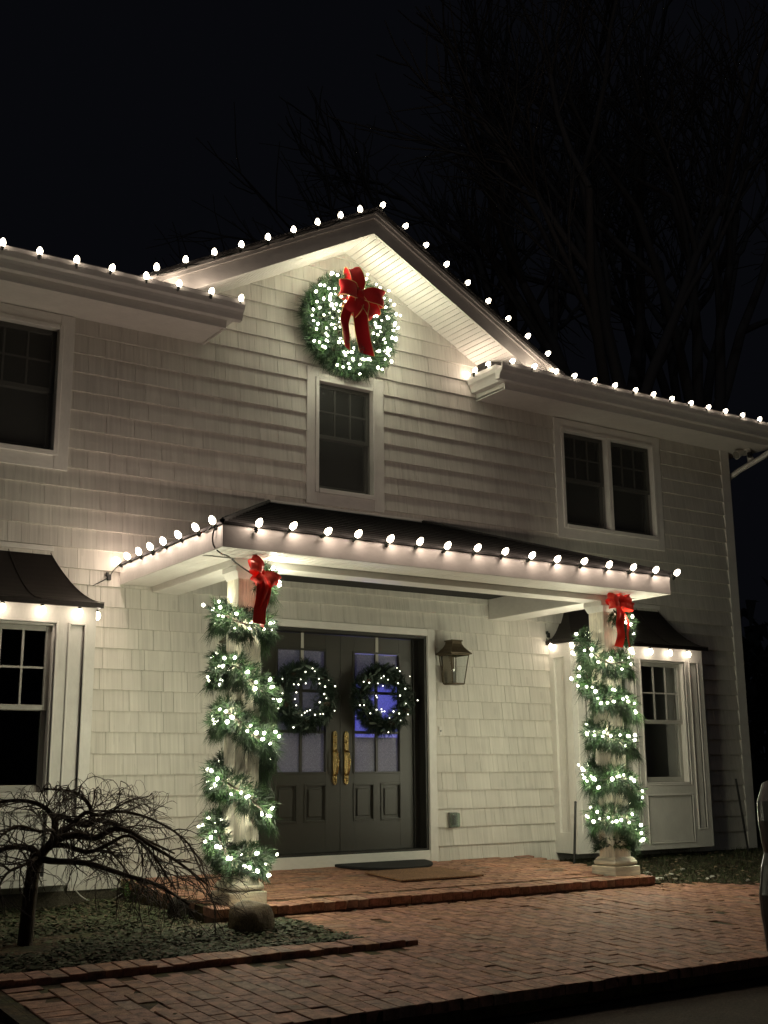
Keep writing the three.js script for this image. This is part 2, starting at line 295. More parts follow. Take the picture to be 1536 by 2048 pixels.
function scatter(name, label, geo, mat, n, place, tones, seed, category) {
  const r = rng(seed), im = new THREE.InstancedMesh(geo, mat, n), m = new THREE.Matrix4(), q = new THREE.Quaternion(), e = new THREE.Euler(), c = new THREE.Color(); im.name = name;
  for (let i = 0; i < n; i++) { const p = place(r); e.set(p.tx ?? (r() - 0.5) * 0.7, r() * 6.283, p.tz ?? (r() - 0.5) * 0.7, 'YXZ'); q.setFromEuler(e); const s = p.s ?? lerp(0.6, 1.3, r()); m.compose(p.p, q, V(s, s, s)); im.setMatrixAt(i, m); const t = tones[Math.floor(r() * tones.length)], k = lerp(0.6, 1.25, r()); c.setRGB(t[0] * k, t[1] * k, t[2] * k); im.setColorAt(i, c); }
  im.castShadow = im.receiveShadow = true; im.userData = { kind: 'stuff', label, category }; scene.add(im); return im;
}
const bare = std({ color: lin(1, 1, 1), roughness: 0.8, side: THREE.DoubleSide });
const bedY = (x, z) => -0.122 + ((N1(x / 4 + 2, z / 4, 9, 9) - 0.5) * 0.05) * Math.min(1, (3.03 - z) * 4) - 0.006 * z;
scatter('ground_cover', 'low green ground cover and dead leaves in the bed', leafBit(0.042, 0.011), bare, 42000, (r) => { let x, z; do { x = lerp(1.4, 4.22, Math.pow(r(), 0.7)); z = lerp(0.05, 3.0, r()); } while (x > 3.66 && z < 1.88); return { p: V(x, bedY(x, z) + 0.016 + r() * 0.036, z) }; }, [[0.085, 0.105, 0.045], [0.095, 0.12, 0.055], [0.12, 0.1, 0.06], [0.15, 0.115, 0.07], [0.06, 0.085, 0.036], [0.08, 0.1, 0.045]], 21, 'ground cover');
scatter('grass', 'short grass beside the porch slab and under the bay', blade(0.0035, 0.06), bare, 16000, (r) => { let x, z; do { x = lerp(8.07, 12.5, r()); z = lerp(-0.6, 3.6, r()); } while (z > 1.64 + 0.62 * (x - 8.06)); return { p: V(x, groundY(0.004, z), z), tx: r() * 0.9, tz: (r() - 0.5) * 0.6 }; }, [[0.045, 0.065, 0.025], [0.06, 0.075, 0.03], [0.085, 0.08, 0.045]], 22, 'grass');
scatter('dead_leaves', 'dry leaves lying on the grass by the porch', leafBit(0.05, 0.016), bare, 700, (r) => { let x, z; do { x = lerp(8.07, 12.2, r() * r()); z = lerp(0.1, 3.0, r()); } while (z > 1.7 + 0.62 * (x - 8.06)); return { p: V(x, groundY(0.02, z) + r() * 0.02, z) }; }, [[0.2, 0.15, 0.09], [0.12, 0.085, 0.05], [0.16, 0.14, 0.1]], 23, 'leaves');
scatter('fallen_leaves', 'a few curled dry leaves and crumbs on the brick paving', leafBit(0.042, 0.014), bare, 150, (r) => { const k = r(); let x, z, a = PAVE; if (k < 0.45) { x = lerp(7.6, 9.6, r()); z = Math.max(1.9, 1.75 + 0.62 * Math.max(0, x - 8.06)) + 0.3 * r() * r(); } else if (k < 0.75) { x = lerp(4.3, 7.9, r()); z = 1.87 + 0.1 * r() * r(); } else { x = lerp(2.2, 9, r()); z = lerp(3.3, 4.5, r()); if (x > 4.5) z = lerp(2.0, 4.5, r()); } return { p: V(x, groundY(a + 0.006, z), z), s: lerp(0.3, 0.9, r()) }; }, [[0.16, 0.11, 0.06], [0.09, 0.06, 0.035], [0.12, 0.1, 0.07]], 24, 'leaves');
// ---------------------------------------------------------------- the house
const house = thing('house', 'two storey cream shingled house with front gable and porch', 'house');
const EAVE = 4.935, APEX = 6.237, GX = 5.88, SLOPE = 0.54;
const rakeY = (x) => APEX - SLOPE * Math.abs(x - GX);
const openings = [ // glass openings in the front wall: x0, x1, y0, y1
  [2.21, 2.93, 3.65, 4.78], [1.43, 2.15, 3.65, 4.78], [5.545, 6.205, 3.655, 4.785], [8.785, 9.475, 3.65, 4.775], [9.535, 10.235, 3.65, 4.775],
];
const DOOR = [4.955, 6.838, 0.19, 2.285], BAYS = [[1.23, 3.255], [8.46, 10.49]];
{
  const s = new THREE.Shape([[-2, -0.25], [11.6, -0.25], [11.6, 5.1], [8.02, 5.1], [GX, 6.25], [3.74, 5.1], [-2, 5.1]].map(([x, y]) => new THREE.Vector2(x, y)));
  const hole = (x0, x1, y0, y1) => s.holes.push(new THREE.Path([[x0, y0], [x0, y1], [x1, y1], [x1, y0]].map(([x, y]) => new THREE.Vector2(x, y))));
  hole(1.38, 2.98, 3.61, 4.82); hole(5.505, 6.245, 3.615, 4.825); hole(8.745, 10.275, 3.61, 4.815); hole(...DOOR);
  for (const [a, b] of BAYS) hole(a + 0.1, b - 0.1, 0.6, 2.22);
  const g = new THREE.ExtrudeGeometry(s, { depth: 0.15, bevelEnabled: false }); g.translate(0, 0, -0.152);
  mesh('wall', metric(g), M.backing, house);
  mesh('wall', [box(-2.15, -2, -0.25, 5.1, -8, 0.01), box(11.6, 11.6 + 0.005, -0.25, 5.1, -8, -0.01), box(-2, 11.6, -0.25, 5.1, -8.15, -8)], M.backing, house);
  mesh('floor_slab', [box(-2, 11.6, -0.25, -0.02, -8, -0.16), box(-2, 11.6, 2.6, 2.82, -8, -0.16), box(-2, 11.6, 5.0, 5.08, -8, -0.16)], M.room, house);
  mesh('foundation', box(-2, 11.58, -0.5, 0.02, -0.03, 0.012), M.concrete, house);
  // the hall behind the front door
  mesh('hall_wall', [box(4.4, 4.5, -0.02, 2.6, -2.6, -0.17), box(8.3, 8.4, -0.02, 2.6, -2.6, -0.17), box(4.4, 8.4, -0.02, 2.6, -2.7, -2.6)], M.hall, house);
}
{ // wood shingles in courses: butt proud of the course below, gaps between
  const r = rng(77), rows = [], widths = [0.115, 0.14, 0.16, 0.18, 0.2, 0.225, 0.26, 0.31];
  for (let k = 0; k < 15; k++) rows.push([0.02 + 0.177 * k + (k ? 0.027 : 0), k === 14 ? 2.66 : 0.047 + 0.177 * (k + 1)]);
  for (let j = -5; j < 16; j++) rows.push([3.537 + 0.1755 * j, 3.537 + 0.1755 * (j + 1)]);
  const tones = [1, 0.985, 1.01, 0.975, 0.993];
  const cache = new Map();
  const wedge = (w, h, tone) => { // front leans back towards the top
    const x = w / 2, b = 0.030, t = 0.006, H = h + 0.004, p = [[-x, 0, 0], [x, 0, 0], [x, 0, b], [-x, 0, b], [-x, H, 0], [x, H, 0], [x, H, t], [-x, H, t]], pos = [], q = (a, c, d, e) => pos.push(...p[a], ...p[c], ...p[d], ...p[a], ...p[d], ...p[e]);
    q(3, 2, 6, 7); q(0, 1, 2, 3); q(2, 1, 5, 6); q(0, 3, 7, 4); q(7, 6, 5, 4);
    const g = metric(fromTris(pos)), uv = g.attributes.uv, du = r() * 5, dv = r() * 5; for (let i = 0; i < uv.count; i++) uv.setXY(i, uv.getX(i) + du, uv.getY(i) + dv); return painted(g, [tone, tone, tone]);
  };
  const shared = (wi, h, ti) => { const key = wi + '_' + h.toFixed(3) + '_' + ti; if (!cache.has(key)) cache.set(key, wedge(widths[wi] - 0.0028, h, tones[ti])); return cache.get(key); };
  const blocks = [...openings.map(([a, b, c, d]) => [a - 0.045, b + 0.045, c - 0.045, d + 0.045]), [2.1, 2.3, 3.6, 4.83], [9.4, 9.6, 3.6, 4.82], [DOOR[0] - 0.03, DOOR[1] + 0.03, -0.1, DOOR[3] + 0.03], ...BAYS.map(([a, b]) => [a + 0.02, b - 0.02, -0.1, 2.28])];
  const whole = [], cut = [];
  rows.forEach(([y0, y1], k) => {
    let xa = -0.2, xb = 11.47;
    if (y0 > EAVE - 0.06) { xa = Math.max(4.25, GX - (APEX - y0) / SLOPE); xb = Math.min(7.6, GX + (APEX - y0) / SLOPE); if (xb - xa < 0.06) return; }
    let x = xa - r() * 0.1;
    while (x < xb) {
      const wi = Math.floor(r() * widths.length), w = widths[wi], ti = Math.floor(r() * 5); let pieces = [[Math.max(x, xa), Math.min(x + w, xb), y0, y1]];
      for (const [a, b, c, d] of blocks) pieces = pieces.flatMap(([p, q, s, t]) => {
        if (q <= a || p >= b || t <= c || s >= d) return [[p, q, s, t]];
        const out = []; if (p < a) out.push([p, a, s, t]); if (q > b) out.push([b, q, s, t]);
        const m = Math.max(p, a), n = Math.min(q, b); if (s < c) out.push([m, n, s, c]); if (t > d) out.push([m, n, d, t]); return out;
      });
      for (const [p, q, s, t] of pieces) {
        if (q - p < 0.008 || t - s < 0.008) continue;
        if (pieces.length === 1 && Math.abs(q - p - w) < 1e-6 && s === y0 && t === y1) {
          const hidden = s > 2.5 && t < 3.5 && p > 4.2 && q < 8.3; // behind the porch roof
          whole.push({ x: (p + q) / 2, y: s, wi, h: t - s, ti, px: hidden ? 0 : pixelsAcross(V((p + q) / 2, s + 0.09, 0), Math.min(w, 0.17)) * (0.95 + 0.1 * r()) });
        } else cut.push(wedge(q - p - 0.003, t - s, tones[ti]).translate((p + q) / 2, s, 0.001));
      }
      x += w;
    }
  });
  whole.sort((a, b) => b.px - a.px);
  whole.forEach((s, i) => { const g = shared(s.wi, s.h, s.ti), z = 0.001 + (r() - 0.5) * 0.0014 + 0.0007; if (i < 300 && s.px > 0) { const o = mesh('shingle', g, M.siding, house); o.position.set(s.x, s.y + (r() - 0.5) * 0.002, z); } else cut.push(g.clone().translate(s.x, s.y + (r() - 0.5) * 0.002, z)); });
  mesh('shingle_course', cut, M.siding, house).userData.kind = 'stuff';
  mesh('corner_board', [box(11.47, 11.625, 0.02, EAVE, -0.02, 0.032, 0.004), box(11.6, 11.632, 0.02, EAVE, -0.2, -0.02)], M.trim, house);
}
// ---- windows
function sashWindow(parent, x0, x1, y0, y1, z, cols, blindTo, bayOne) {
  const SM = bayOne ? M.baySash : M.sash;
  const ym = (y0 + y1) / 2, f = 0.042, sash = [], m = [];
  for (const [a, b, zz] of [[ym - 0.02, y1, z], [y0, ym + 0.02, z - 0.03]]) {
    sash.push(box(x0, x0 + f, a, b, zz - 0.03, zz, 0.004), box(x1 - f, x1, a, b, zz - 0.03, zz, 0.004), box(x0 + f, x1 - f, b - f, b, zz - 0.03, zz - 0.0005, 0.004), box(x0 + f, x1 - f, a, a + f * (a === y0 ? 1.3 : 1), zz - 0.03, zz - 0.0005, 0.004));
    mesh('pane', new THREE.PlaneGeometry(x1 - x0 - 2 * f + 0.01, b - a - 2 * f + 0.01).translate((x0 + x1) / 2, (a + b) / 2, zz - 0.015), M.pane, parent);
  }
  mesh('sash', sash, SM, parent);
  if (!bayOne) { mesh('added_sheet', box(x0, x1, y0, y1, z - 0.13, z - 0.125), M.added_sheet, parent); mesh('insect_screen', new THREE.PlaneGeometry(x1 - x0 - 0.01, y1 - y0 - 0.01).translate((x0 + x1) / 2, (y0 + y1) / 2, z + 0.014), M.insectScreen, parent); }  // grey sheet added behind the glass so the panes look less black
  const a = ym - 0.02 + f, b = y1 - f;
  for (let i = 1; i < cols; i++) { const x = lerp(x0 + f, x1 - f, i / cols); m.push(box(x - 0.008, x + 0.008, a, b, z - 0.024, z - 0.008)); }
  m.push(box(x0 + f, x1 - f, (a + b) / 2 - 0.008, (a + b) / 2 + 0.008, z - 0.0245, z - 0.0085));
  mesh('muntin', m, SM, parent);
  if (blindTo) { const sl = []; for (let y = blindTo; y < y1; y += 0.024) sl.push(new THREE.BoxGeometry(x1 - x0 - 0.02, 0.021, 0.003).rotateX(0.5).translate((x0 + x1) / 2, y, z - 0.1)); mesh('blind', sl.map((g) => metric(g)), M.blind, parent); }
}
function casing(parent, x0, x1, y0, y1, muls = []) {
  const W = 0.125, H = 0.13, S = 0.15, g = [box(x0 - W, x0, y0 - S, y1 + H, 0.003, 0.036, 0.004), box(x1, x1 + W, y0 - S, y1 + H, 0.003, 0.036, 0.004), box(x0, x1, y1, y1 + H, 0.003, 0.034, 0.004), box(x0, x1, y0 - S, y0, 0.003, 0.034, 0.004),
    box(x0 - 0.03, x0 + 0.012, y0 - 0.03, y1 + 0.03, -0.1, 0.048, 0.006), box(x1 - 0.012, x1 + 0.03, y0 - 0.03, y1 + 0.03, -0.1, 0.048, 0.006), box(x0 + 0.012, x1 - 0.012, y1 - 0.012, y1 + 0.03, -0.1, 0.047, 0.006), box(x0 + 0.012, x1 - 0.012, y0 - 0.035, y0 + 0.012, -0.1, 0.056, 0.006)];
  for (const [a, b] of muls) g.push(box(a, b, y0 + 0.013, y1 - 0.013, -0.1, 0.046, 0.006));
  mesh('casing', g, M.trim, parent);
}
{ const w = group('window', house); casing(w, 1.43, 2.93, 3.65, 4.78, [[2.15, 2.21]]); sashWindow(w, 2.222, 2.918, 3.663, 4.768, -0.03, 3); sashWindow(w, 1.442, 2.138, 3.663, 4.768, -0.03, 3); }
{ const w = group('window', house); casing(w, 5.545, 6.205, 3.655, 4.785); sashWindow(w, 5.558, 6.192, 3.668, 4.772, -0.03, 3); }
{ const w = group('window', house); casing(w, 8.785, 10.235, 3.65, 4.775, [[9.475, 9.535]]); sashWindow(w, 8.798, 9.463, 3.663, 4.762, -0.03, 3); sashWindow(w, 9.547, 10.222, 3.663, 4.762, -0.03, 3); }
// ---- front door: two panelled leaves with frosted panes
{
  const [x0, x1, y0, y1] = DOOR, fr = group('door_frame', house);
  mesh('casing', [box(x0 - 0.09, x0, 0.07, y1 + 0.07, 0.003, 0.04, 0.004), box(x1, x1 + 0.09, 0.07, y1 + 0.07, 0.003, 0.04, 0.004), box(x0, x1, y1, y1 + 0.07, 0.003, 0.039, 0.004), box(x0, x1, 0.07, y0, 0.003, 0.034, 0.004)], M.trim, fr);
  mesh('jamb', [box(x0, x0 + 0.028, y0, y1, -0.15, 0.012, 0.003), box(x1 - 0.028, x1, y0, y1, -0.15, 0.012, 0.003), box(x0 + 0.028, x1 - 0.028, y1 - 0.03, y1, -0.15, 0.011, 0.003), box(x0 + 0.028, x0 + 0.09, y0, y1 - 0.03, -0.15, -0.1), box(x1 - 0.09, x1 - 0.028, y0, y1 - 0.03, -0.15, -0.1), box(x0 + 0.028, x1 - 0.028, y0, y0 + 0.018, -0.15, 0.02)], M.doorDark, fr);
  const leaf = (a, b, left) => {
    const Z = -0.118, d = group('door', house), w = b - a, st = 0.148, gy0 = 0.945, gy1 = 2.085, top = 2.25, bot = 0.21, px0 = a + st + 0.015, px1 = b - st - 0.015, mid = (a + b) / 2, bars = [];
    const ys = [gy0, 1.318, 1.702, gy1];
    bars.push(box(a, px0, bot, top, Z - 0.04, Z, 0.003), box(px1, b, bot, top, Z - 0.04, Z, 0.003), box(px0, px1, gy1, top, Z - 0.04, Z - 0.0005), box(px0, px1, 0.815, gy0, Z - 0.04, Z - 0.0005), box(px0, px1, bot, 0.5, Z - 0.04, Z - 0.0005), box(mid - 0.055, mid + 0.055, 0.5, 0.815, Z - 0.04, Z - 0.0005));
    bars.push(box(mid - 0.014, mid + 0.014, gy0, gy1, Z - 0.035, Z - 0.006, 0.003)); for (const y of ys.slice(1, 3)) bars.push(box(px0, mid - 0.014, y - 0.014, y + 0.014, Z - 0.035, Z - 0.007, 0.003), box(mid + 0.014, px1, y - 0.014, y + 0.014, Z - 0.035, Z - 0.007, 0.003));
    for (const [u0, u1, v0, v1] of [[px0, px1, gy0, gy1], [px0, mid - 0.055, 0.5, 0.815], [mid + 0.055, px1, 0.5, 0.815]]) bars.push(box(u0 - 0.02, u0, v0 - 0.02, v1 + 0.02, Z, Z + 0.009, 0.003), box(u1, u1 + 0.02, v0 - 0.02, v1 + 0.02, Z, Z + 0.009, 0.003), box(u0, u1, v1, v1 + 0.02, Z, Z + 0.0085, 0.003), box(u0, u1, v0 - 0.02, v0, Z, Z + 0.0085, 0.003));
    mesh('leaf_frame', bars, M.door, d);
    for (const [u0, u1] of [[px0, mid - 0.055], [mid + 0.055, px1]]) mesh('panel', [box(u0 - 0.001, u1 + 0.001, 0.499, 0.816, Z - 0.036, Z - 0.018), box(u0 + 0.03, u1 - 0.03, 0.53, 0.785, Z - 0.018, Z - 0.004, 0.007)], M.door, d);
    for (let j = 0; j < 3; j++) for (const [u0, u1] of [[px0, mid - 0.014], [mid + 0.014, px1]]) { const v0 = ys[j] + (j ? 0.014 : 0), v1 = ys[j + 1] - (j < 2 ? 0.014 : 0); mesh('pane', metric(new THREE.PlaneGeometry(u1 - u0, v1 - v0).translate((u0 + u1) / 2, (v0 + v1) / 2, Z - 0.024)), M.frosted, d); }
    // brass plate with a grip
    const hx = left ? b - 0.062 : a + 0.062, y = 1.075, H = 0.245, pl = new THREE.Shape(); pl.moveTo(-0.021, -H + 0.03); pl.quadraticCurveTo(-0.02, -H, 0, -H - 0.005); pl.quadraticCurveTo(0.02, -H, 0.021, -H + 0.03); pl.lineTo(0.021, H - 0.03); pl.quadraticCurveTo(0.02, H, 0, H + 0.005); pl.quadraticCurveTo(-0.02, H, -0.021, H - 0.03); pl.closePath();
    const plate = metric(new THREE.ExtrudeGeometry(pl, { depth: 0.006, bevelEnabled: true, bevelSize: 0.004, bevelThickness: 0.004, bevelSegments: 2 }).translate(hx, y, Z + 0.004)), knob = (r, yy, zz, sy) => metric(new THREE.SphereGeometry(r, 14, 10).scale(1, sy, 1).translate(hx, yy, zz));
    const grip = tube([[hx, y + 0.06, Z + 0.01], [hx, y + 0.055, Z + 0.05], [hx, y + 0.02, Z + 0.066], [hx, y - 0.05, Z + 0.07], [hx, y - 0.11, Z + 0.062], [hx, y - 0.15, Z + 0.045], [hx, y - 0.16, Z + 0.01]], 0.0085, 0.010, 10).toNonIndexed();
    mesh('handle', [plate, grip, knob(0.0135, y - 0.03, Z + 0.07, 1.8), knob(0.012, y - 0.075, Z + 0.068, 0.7), knob(0.014, y + 0.15, Z + 0.014, 1), knob(0.012, y + 0.2, Z + 0.012, 1), knob(0.014, y - 0.205, Z + 0.012, 1.2), knob(0.012, y + 0.07, Z + 0.035, 0.6)], M.brass, d);
  };
  leaf(5.047, 5.895, true); leaf(5.899, 6.747, false);
}
// ---- bay windows under flared metal roofs
function bay([X0, X1], wins, closed) {
  const b = group('bay_window', house), F = 0.37, yb = 0.1, yt = 2.31;
  const rect = (a, c, d, e) => new THREE.Path([[a, d], [a, e], [c, e], [c, d]].map(([x, y]) => new THREE.Vector2(x, y)));
  const s = new THREE.Shape([[X0, yb], [X1, yb], [X1, yt], [X0, yt]].map(([x, y]) => new THREE.Vector2(x, y)));
  const slots = [[X0 + 0.085, X0 + 0.2], [X1 - 0.215, X1 - 0.095]], mold = [];
  const frameUp = (a, c, d, e, z) => mold.push(box(a - 0.016, a, d - 0.016, e + 0.016, z - 0.02, z + 0.01, 0.004), box(c, c + 0.016, d - 0.016, e + 0.016, z - 0.02, z + 0.01, 0.004), box(a, c, e, e + 0.016, z - 0.02, z + 0.0095, 0.004), box(a, c, d - 0.016, d, z - 0.02, z + 0.0095, 0.004));
  for (const [a, c] of wins) { s.holes.push(rect(a, c, 0.785, 2.135), rect(a + 0.01, c - 0.0, 0.17, 0.66)); frameUp(a, c, 0.785, 2.135, F); frameUp(a + 0.01, c, 0.17, 0.66, F); }
  for (const [a, c] of slots) { s.holes.push(rect(a, c, 0.305, 2.13)); frameUp(a, c, 0.305, 2.13, F); }
  const front = metric(new THREE.ExtrudeGeometry(s, { depth: 0.03, bevelEnabled: false }).translate(0, 0, F - 0.03));
  const backs = [box(slots[0][0] - 0.02, slots[0][1] + 0.02, 0.28, 2.15, F - 0.05, F - 0.017), box(slots[1][0] - 0.02, slots[1][1] + 0.02, 0.28, 2.15, F - 0.05, F - 0.017), box(wins[0][0], wins[1][1] + 0.01, 0.15, 0.68, F - 0.05, F - 0.018)];
  const side = new THREE.Shape([[0.003, yb], [F - 0.031, yb], [F - 0.031, yt], [0.003, yt]].map(([x, y]) => new THREE.Vector2(x, y))); side.holes.push(rect(0.1, 0.265, 0.305, 2.13));
  const sg = (x) => metric(new THREE.ExtrudeGeometry(side, { depth: 0.03, bevelEnabled: false }).rotateY(-Math.PI / 2).translate(x, 0, 0));
  mesh('frame', [front, ...backs, sg(X0 + 0.03), sg(X1), box(X0 + 0.031, X0 + 0.05, 0.28, 2.15, 0.08, 0.29), box(X1 - 0.05, X1 - 0.031, 0.28, 2.15, 0.08, 0.29), box(X0 + 0.031, X1 - 0.031, yb + 0.002, yb + 0.03, 0.003, F - 0.031), ...mold], M.trim, b);
  for (const [a, c] of wins) {
    sashWindow(b, a + 0.021, c - 0.021, 0.806, 2.114, F - 0.05, 3, closed.includes(a) ? 0.83 : 0, true);
    mesh('jamb', [box(a + 0.001, a + 0.02, 0.786, 2.134, F - 0.14, F - 0.008, 0.003), box(c - 0.02, c - 0.001, 0.786, 2.134, F - 0.14, F - 0.008, 0.003), box(a + 0.02, c - 0.02, 2.115, 2.134, F - 0.14, F - 0.009, 0.003), box(a + 0.02, c - 0.02, 0.786, 0.805, F - 0.14, F - 0.004, 0.003)], M.trim, b);
  }
  // roof: concave sweep from the wall out to a lip, three sides
  const n = 12, d = (i) => 0.445 * (i / n), y = (i) => 2.315 + 0.475 * Math.pow(1 - i / n, 1.75), xl = (i) => X0 + 0.32 - 0.355 * (i / n), xr = (i) => X1 - 0.31 + 0.345 * (i / n), pos = [], q = (p, r, t, u) => pos.push(...p, ...r, ...t, ...p, ...t, ...u);
  for (let i = 0; i < n; i++) { const L = [xl(i), y(i), d(i)], R = [xr(i), y(i), d(i)], l = [xl(i + 1), y(i + 1), d(i + 1)], r = [xr(i + 1), y(i + 1), d(i + 1)]; q(L, l, r, R); q([L[0], L[1], 0.01], [l[0], l[1], 0.01], l, L); q(R, r, [r[0], r[1], 0.01], [R[0], R[1], 0.01]); }
  const roof = [metric(fromTris(pos)), box(xl(n), xr(n), 2.272, 2.314, 0.42, 0.445), box(xl(n), xl(n) + 0.025, 2.272, 2.313, 0.02, 0.42), box(xr(n) - 0.025, xr(n), 2.272, 2.313, 0.02, 0.42), box(xl(n) + 0.025, xr(n) - 0.025, 2.285, 2.309, F + 0.0005, 0.42)];
  for (let k = 0; k < 5; k++) { const t = k / 4, p = []; for (let i = 0; i <= n; i += 2) p.push(V(lerp(xl(i), xr(i), t), y(i) + 0.003, d(i) + 0.003)); roof.push(tube(p, 0.003, 0.003, 5).toNonIndexed()); }
  mesh('awning_roof', roof, M.awning, b);
  mesh('flashing', [box(xl(0) - 0.03, xr(0) + 0.03, 2.785, 2.83, 0.003, 0.034, 0.004)], M.trim, b);
}
bay(BAYS[0], [[1.5, 2.19], [2.26, 2.925]], []); bay(BAYS[1], [[8.72, 9.395], [9.49, 10.185]], [8.72]);
// ---- eaves, gutters, main roof
{
  const lx = 4.3, rx = 7.555;
  const prof = [[0.52, 4.985], [0.585, 4.985], [0.598, 5.03], [0.61, 5.055], [0.63, 5.075], [0.643, 5.12], [0.645, 5.155], [0.632, 5.155], [0.628, 5.1], [0.535, 5.1], [0.535, 5.15], [0.52, 5.15]];
  const profX = (x, sgn) => prof.map(([z, y]) => [x + sgn * (z - 0.52), y]);
  mesh('soffit', [box(-2.4, lx, EAVE - 0.018, EAVE, 0.003, 0.5), box(rx, 11.96, EAVE - 0.018, EAVE, 0.003, 0.5)], M.soffit, house);
  mesh('fascia', [box(-2.4, lx, EAVE - 0.03, 5.15, 0.5, 0.519, 0.003), box(rx, 11.96, EAVE - 0.03, 5.15, 0.5, 0.519, 0.003), box(lx - 0.02, lx, EAVE - 0.03, 5.15, 0.0, 0.5), box(rx, rx + 0.02, EAVE - 0.03, 5.15, 0.0, 0.5)], M.trim, house);
  mesh('gutter', [prism(prof, -2.4, lx + 0.125, 'x'), prism(profX(lx, 1), 0.024, 0.519, 'z')], M.gutter, house);
  mesh('gutter', [prism(prof, rx - 0.125, 12.0, 'x'), prism(profX(rx, -1), 0.024, 0.519, 'z')], M.gutter, house);
  const roofPoly = [[0.6, 5.155], [0.6, 5.18], [-4, 6.72], [-4, 6.69], [0.3, 5.155]];
  const back = [[-8.6, 5.155], [-8.6, 5.18], [-4, 6.72], [-4, 6.69], [-8.3, 5.155]];
  mesh('main_roof', [prism(roofPoly, -2.4, lx - 0.02, 'x'), prism(roofPoly, rx + 0.02, 12.0, 'x'), prism([[-0.3, 5.35], [-0.3, 5.48], [-4, 6.72], [-4, 6.69]], lx - 0.02, rx + 0.02, 'x'), prism(back, -2.4, 12.0, 'x'), box(11.9, 11.96, EAVE, 5.2, -8.4, 0.5)], M.shingle, house);
  mesh('side_gable', [prism([[0, 5.08], [-4, 6.6], [-8, 5.08]], 11.5, 11.6, 'x'), prism([[0, 5.08], [-4, 6.6], [-8, 5.08]], -2.1, -2, 'x')], M.backing, house);
  mesh('rake_soffit', box(11.606, 11.9, EAVE - 0.018, EAVE, -8, -0.02), M.soffit, house);
  mesh('downspout', [tube([[11.86, 5.0, 0.585], [11.86, 4.92, 0.58], [11.845, 4.84, 0.5], [11.715, 4.62, -0.02], [11.69, 4.52, -0.1], [11.69, 4.3, -0.11], [11.69, 0.3, -0.11]], 0.036, 0.036, 8).toNonIndexed()], M.gutter, house);
}
// ---- front gable: rakes, plank soffits, roof
{
  const Z = 0.545, up = 0.235, bottom = 5.165, yb = (x) => rakeY(x);
  const strip = (sgn, lo, hi, z0, z1, grow = 0) => { const xe = GX + sgn * ((APEX + lo - bottom) / SLOPE), xt = GX + sgn * ((APEX + hi - bottom) / SLOPE); const p = [[GX, APEX + lo], [xe, bottom], [xt, bottom], [GX, APEX + hi]]; return prism(sgn > 0 ? p : p.reverse(), z0, z1, 'z'); };
  for (const sgn of [-1, 1]) mesh('rake_board', [strip(sgn, 0, up, Z, Z + 0.022), strip(sgn, up - 0.07, up + 0.002, Z + 0.022, Z + 0.045), strip(sgn, up - 0.03, up + 0.004, Z + 0.045, Z + 0.06)], M.trim, house);
  for (const sgn of [-1, 1]) mesh('gable_roof', strip(sgn, up + 0.006, up + 0.034, -3.9, Z + 0.08), M.shingle, house);
  const a = Math.atan(SLOPE), L = (APEX - bottom) / SLOPE / Math.cos(a), n = 36, w = L / n, plank = metric(new THREE.BoxGeometry(w - 0.007, 0.014, Z - 0.005)), P = [];
  const pl = metric(new RoundedBoxGeometry(w - 0.004, 0.014, Z - 0.005, 1, 0.004));
  for (const sgn of [-1, 1]) for (let i = 0; i < n; i++) { const s = (i + 0.5) * w, o = mesh('soffit_plank', pl, M.soffit, house); o.position.set(GX + sgn * s * Math.cos(a), APEX - s * Math.sin(a) + 0.008, Z / 2); o.rotation.z = -sgn * a; }
  mesh('gable_sheathing', [strip(-1, 0.024, 0.05, 0.0, Z - 0.003), strip(1, 0.024, 0.05, 0.0, Z - 0.003)], M.backing, house);
}
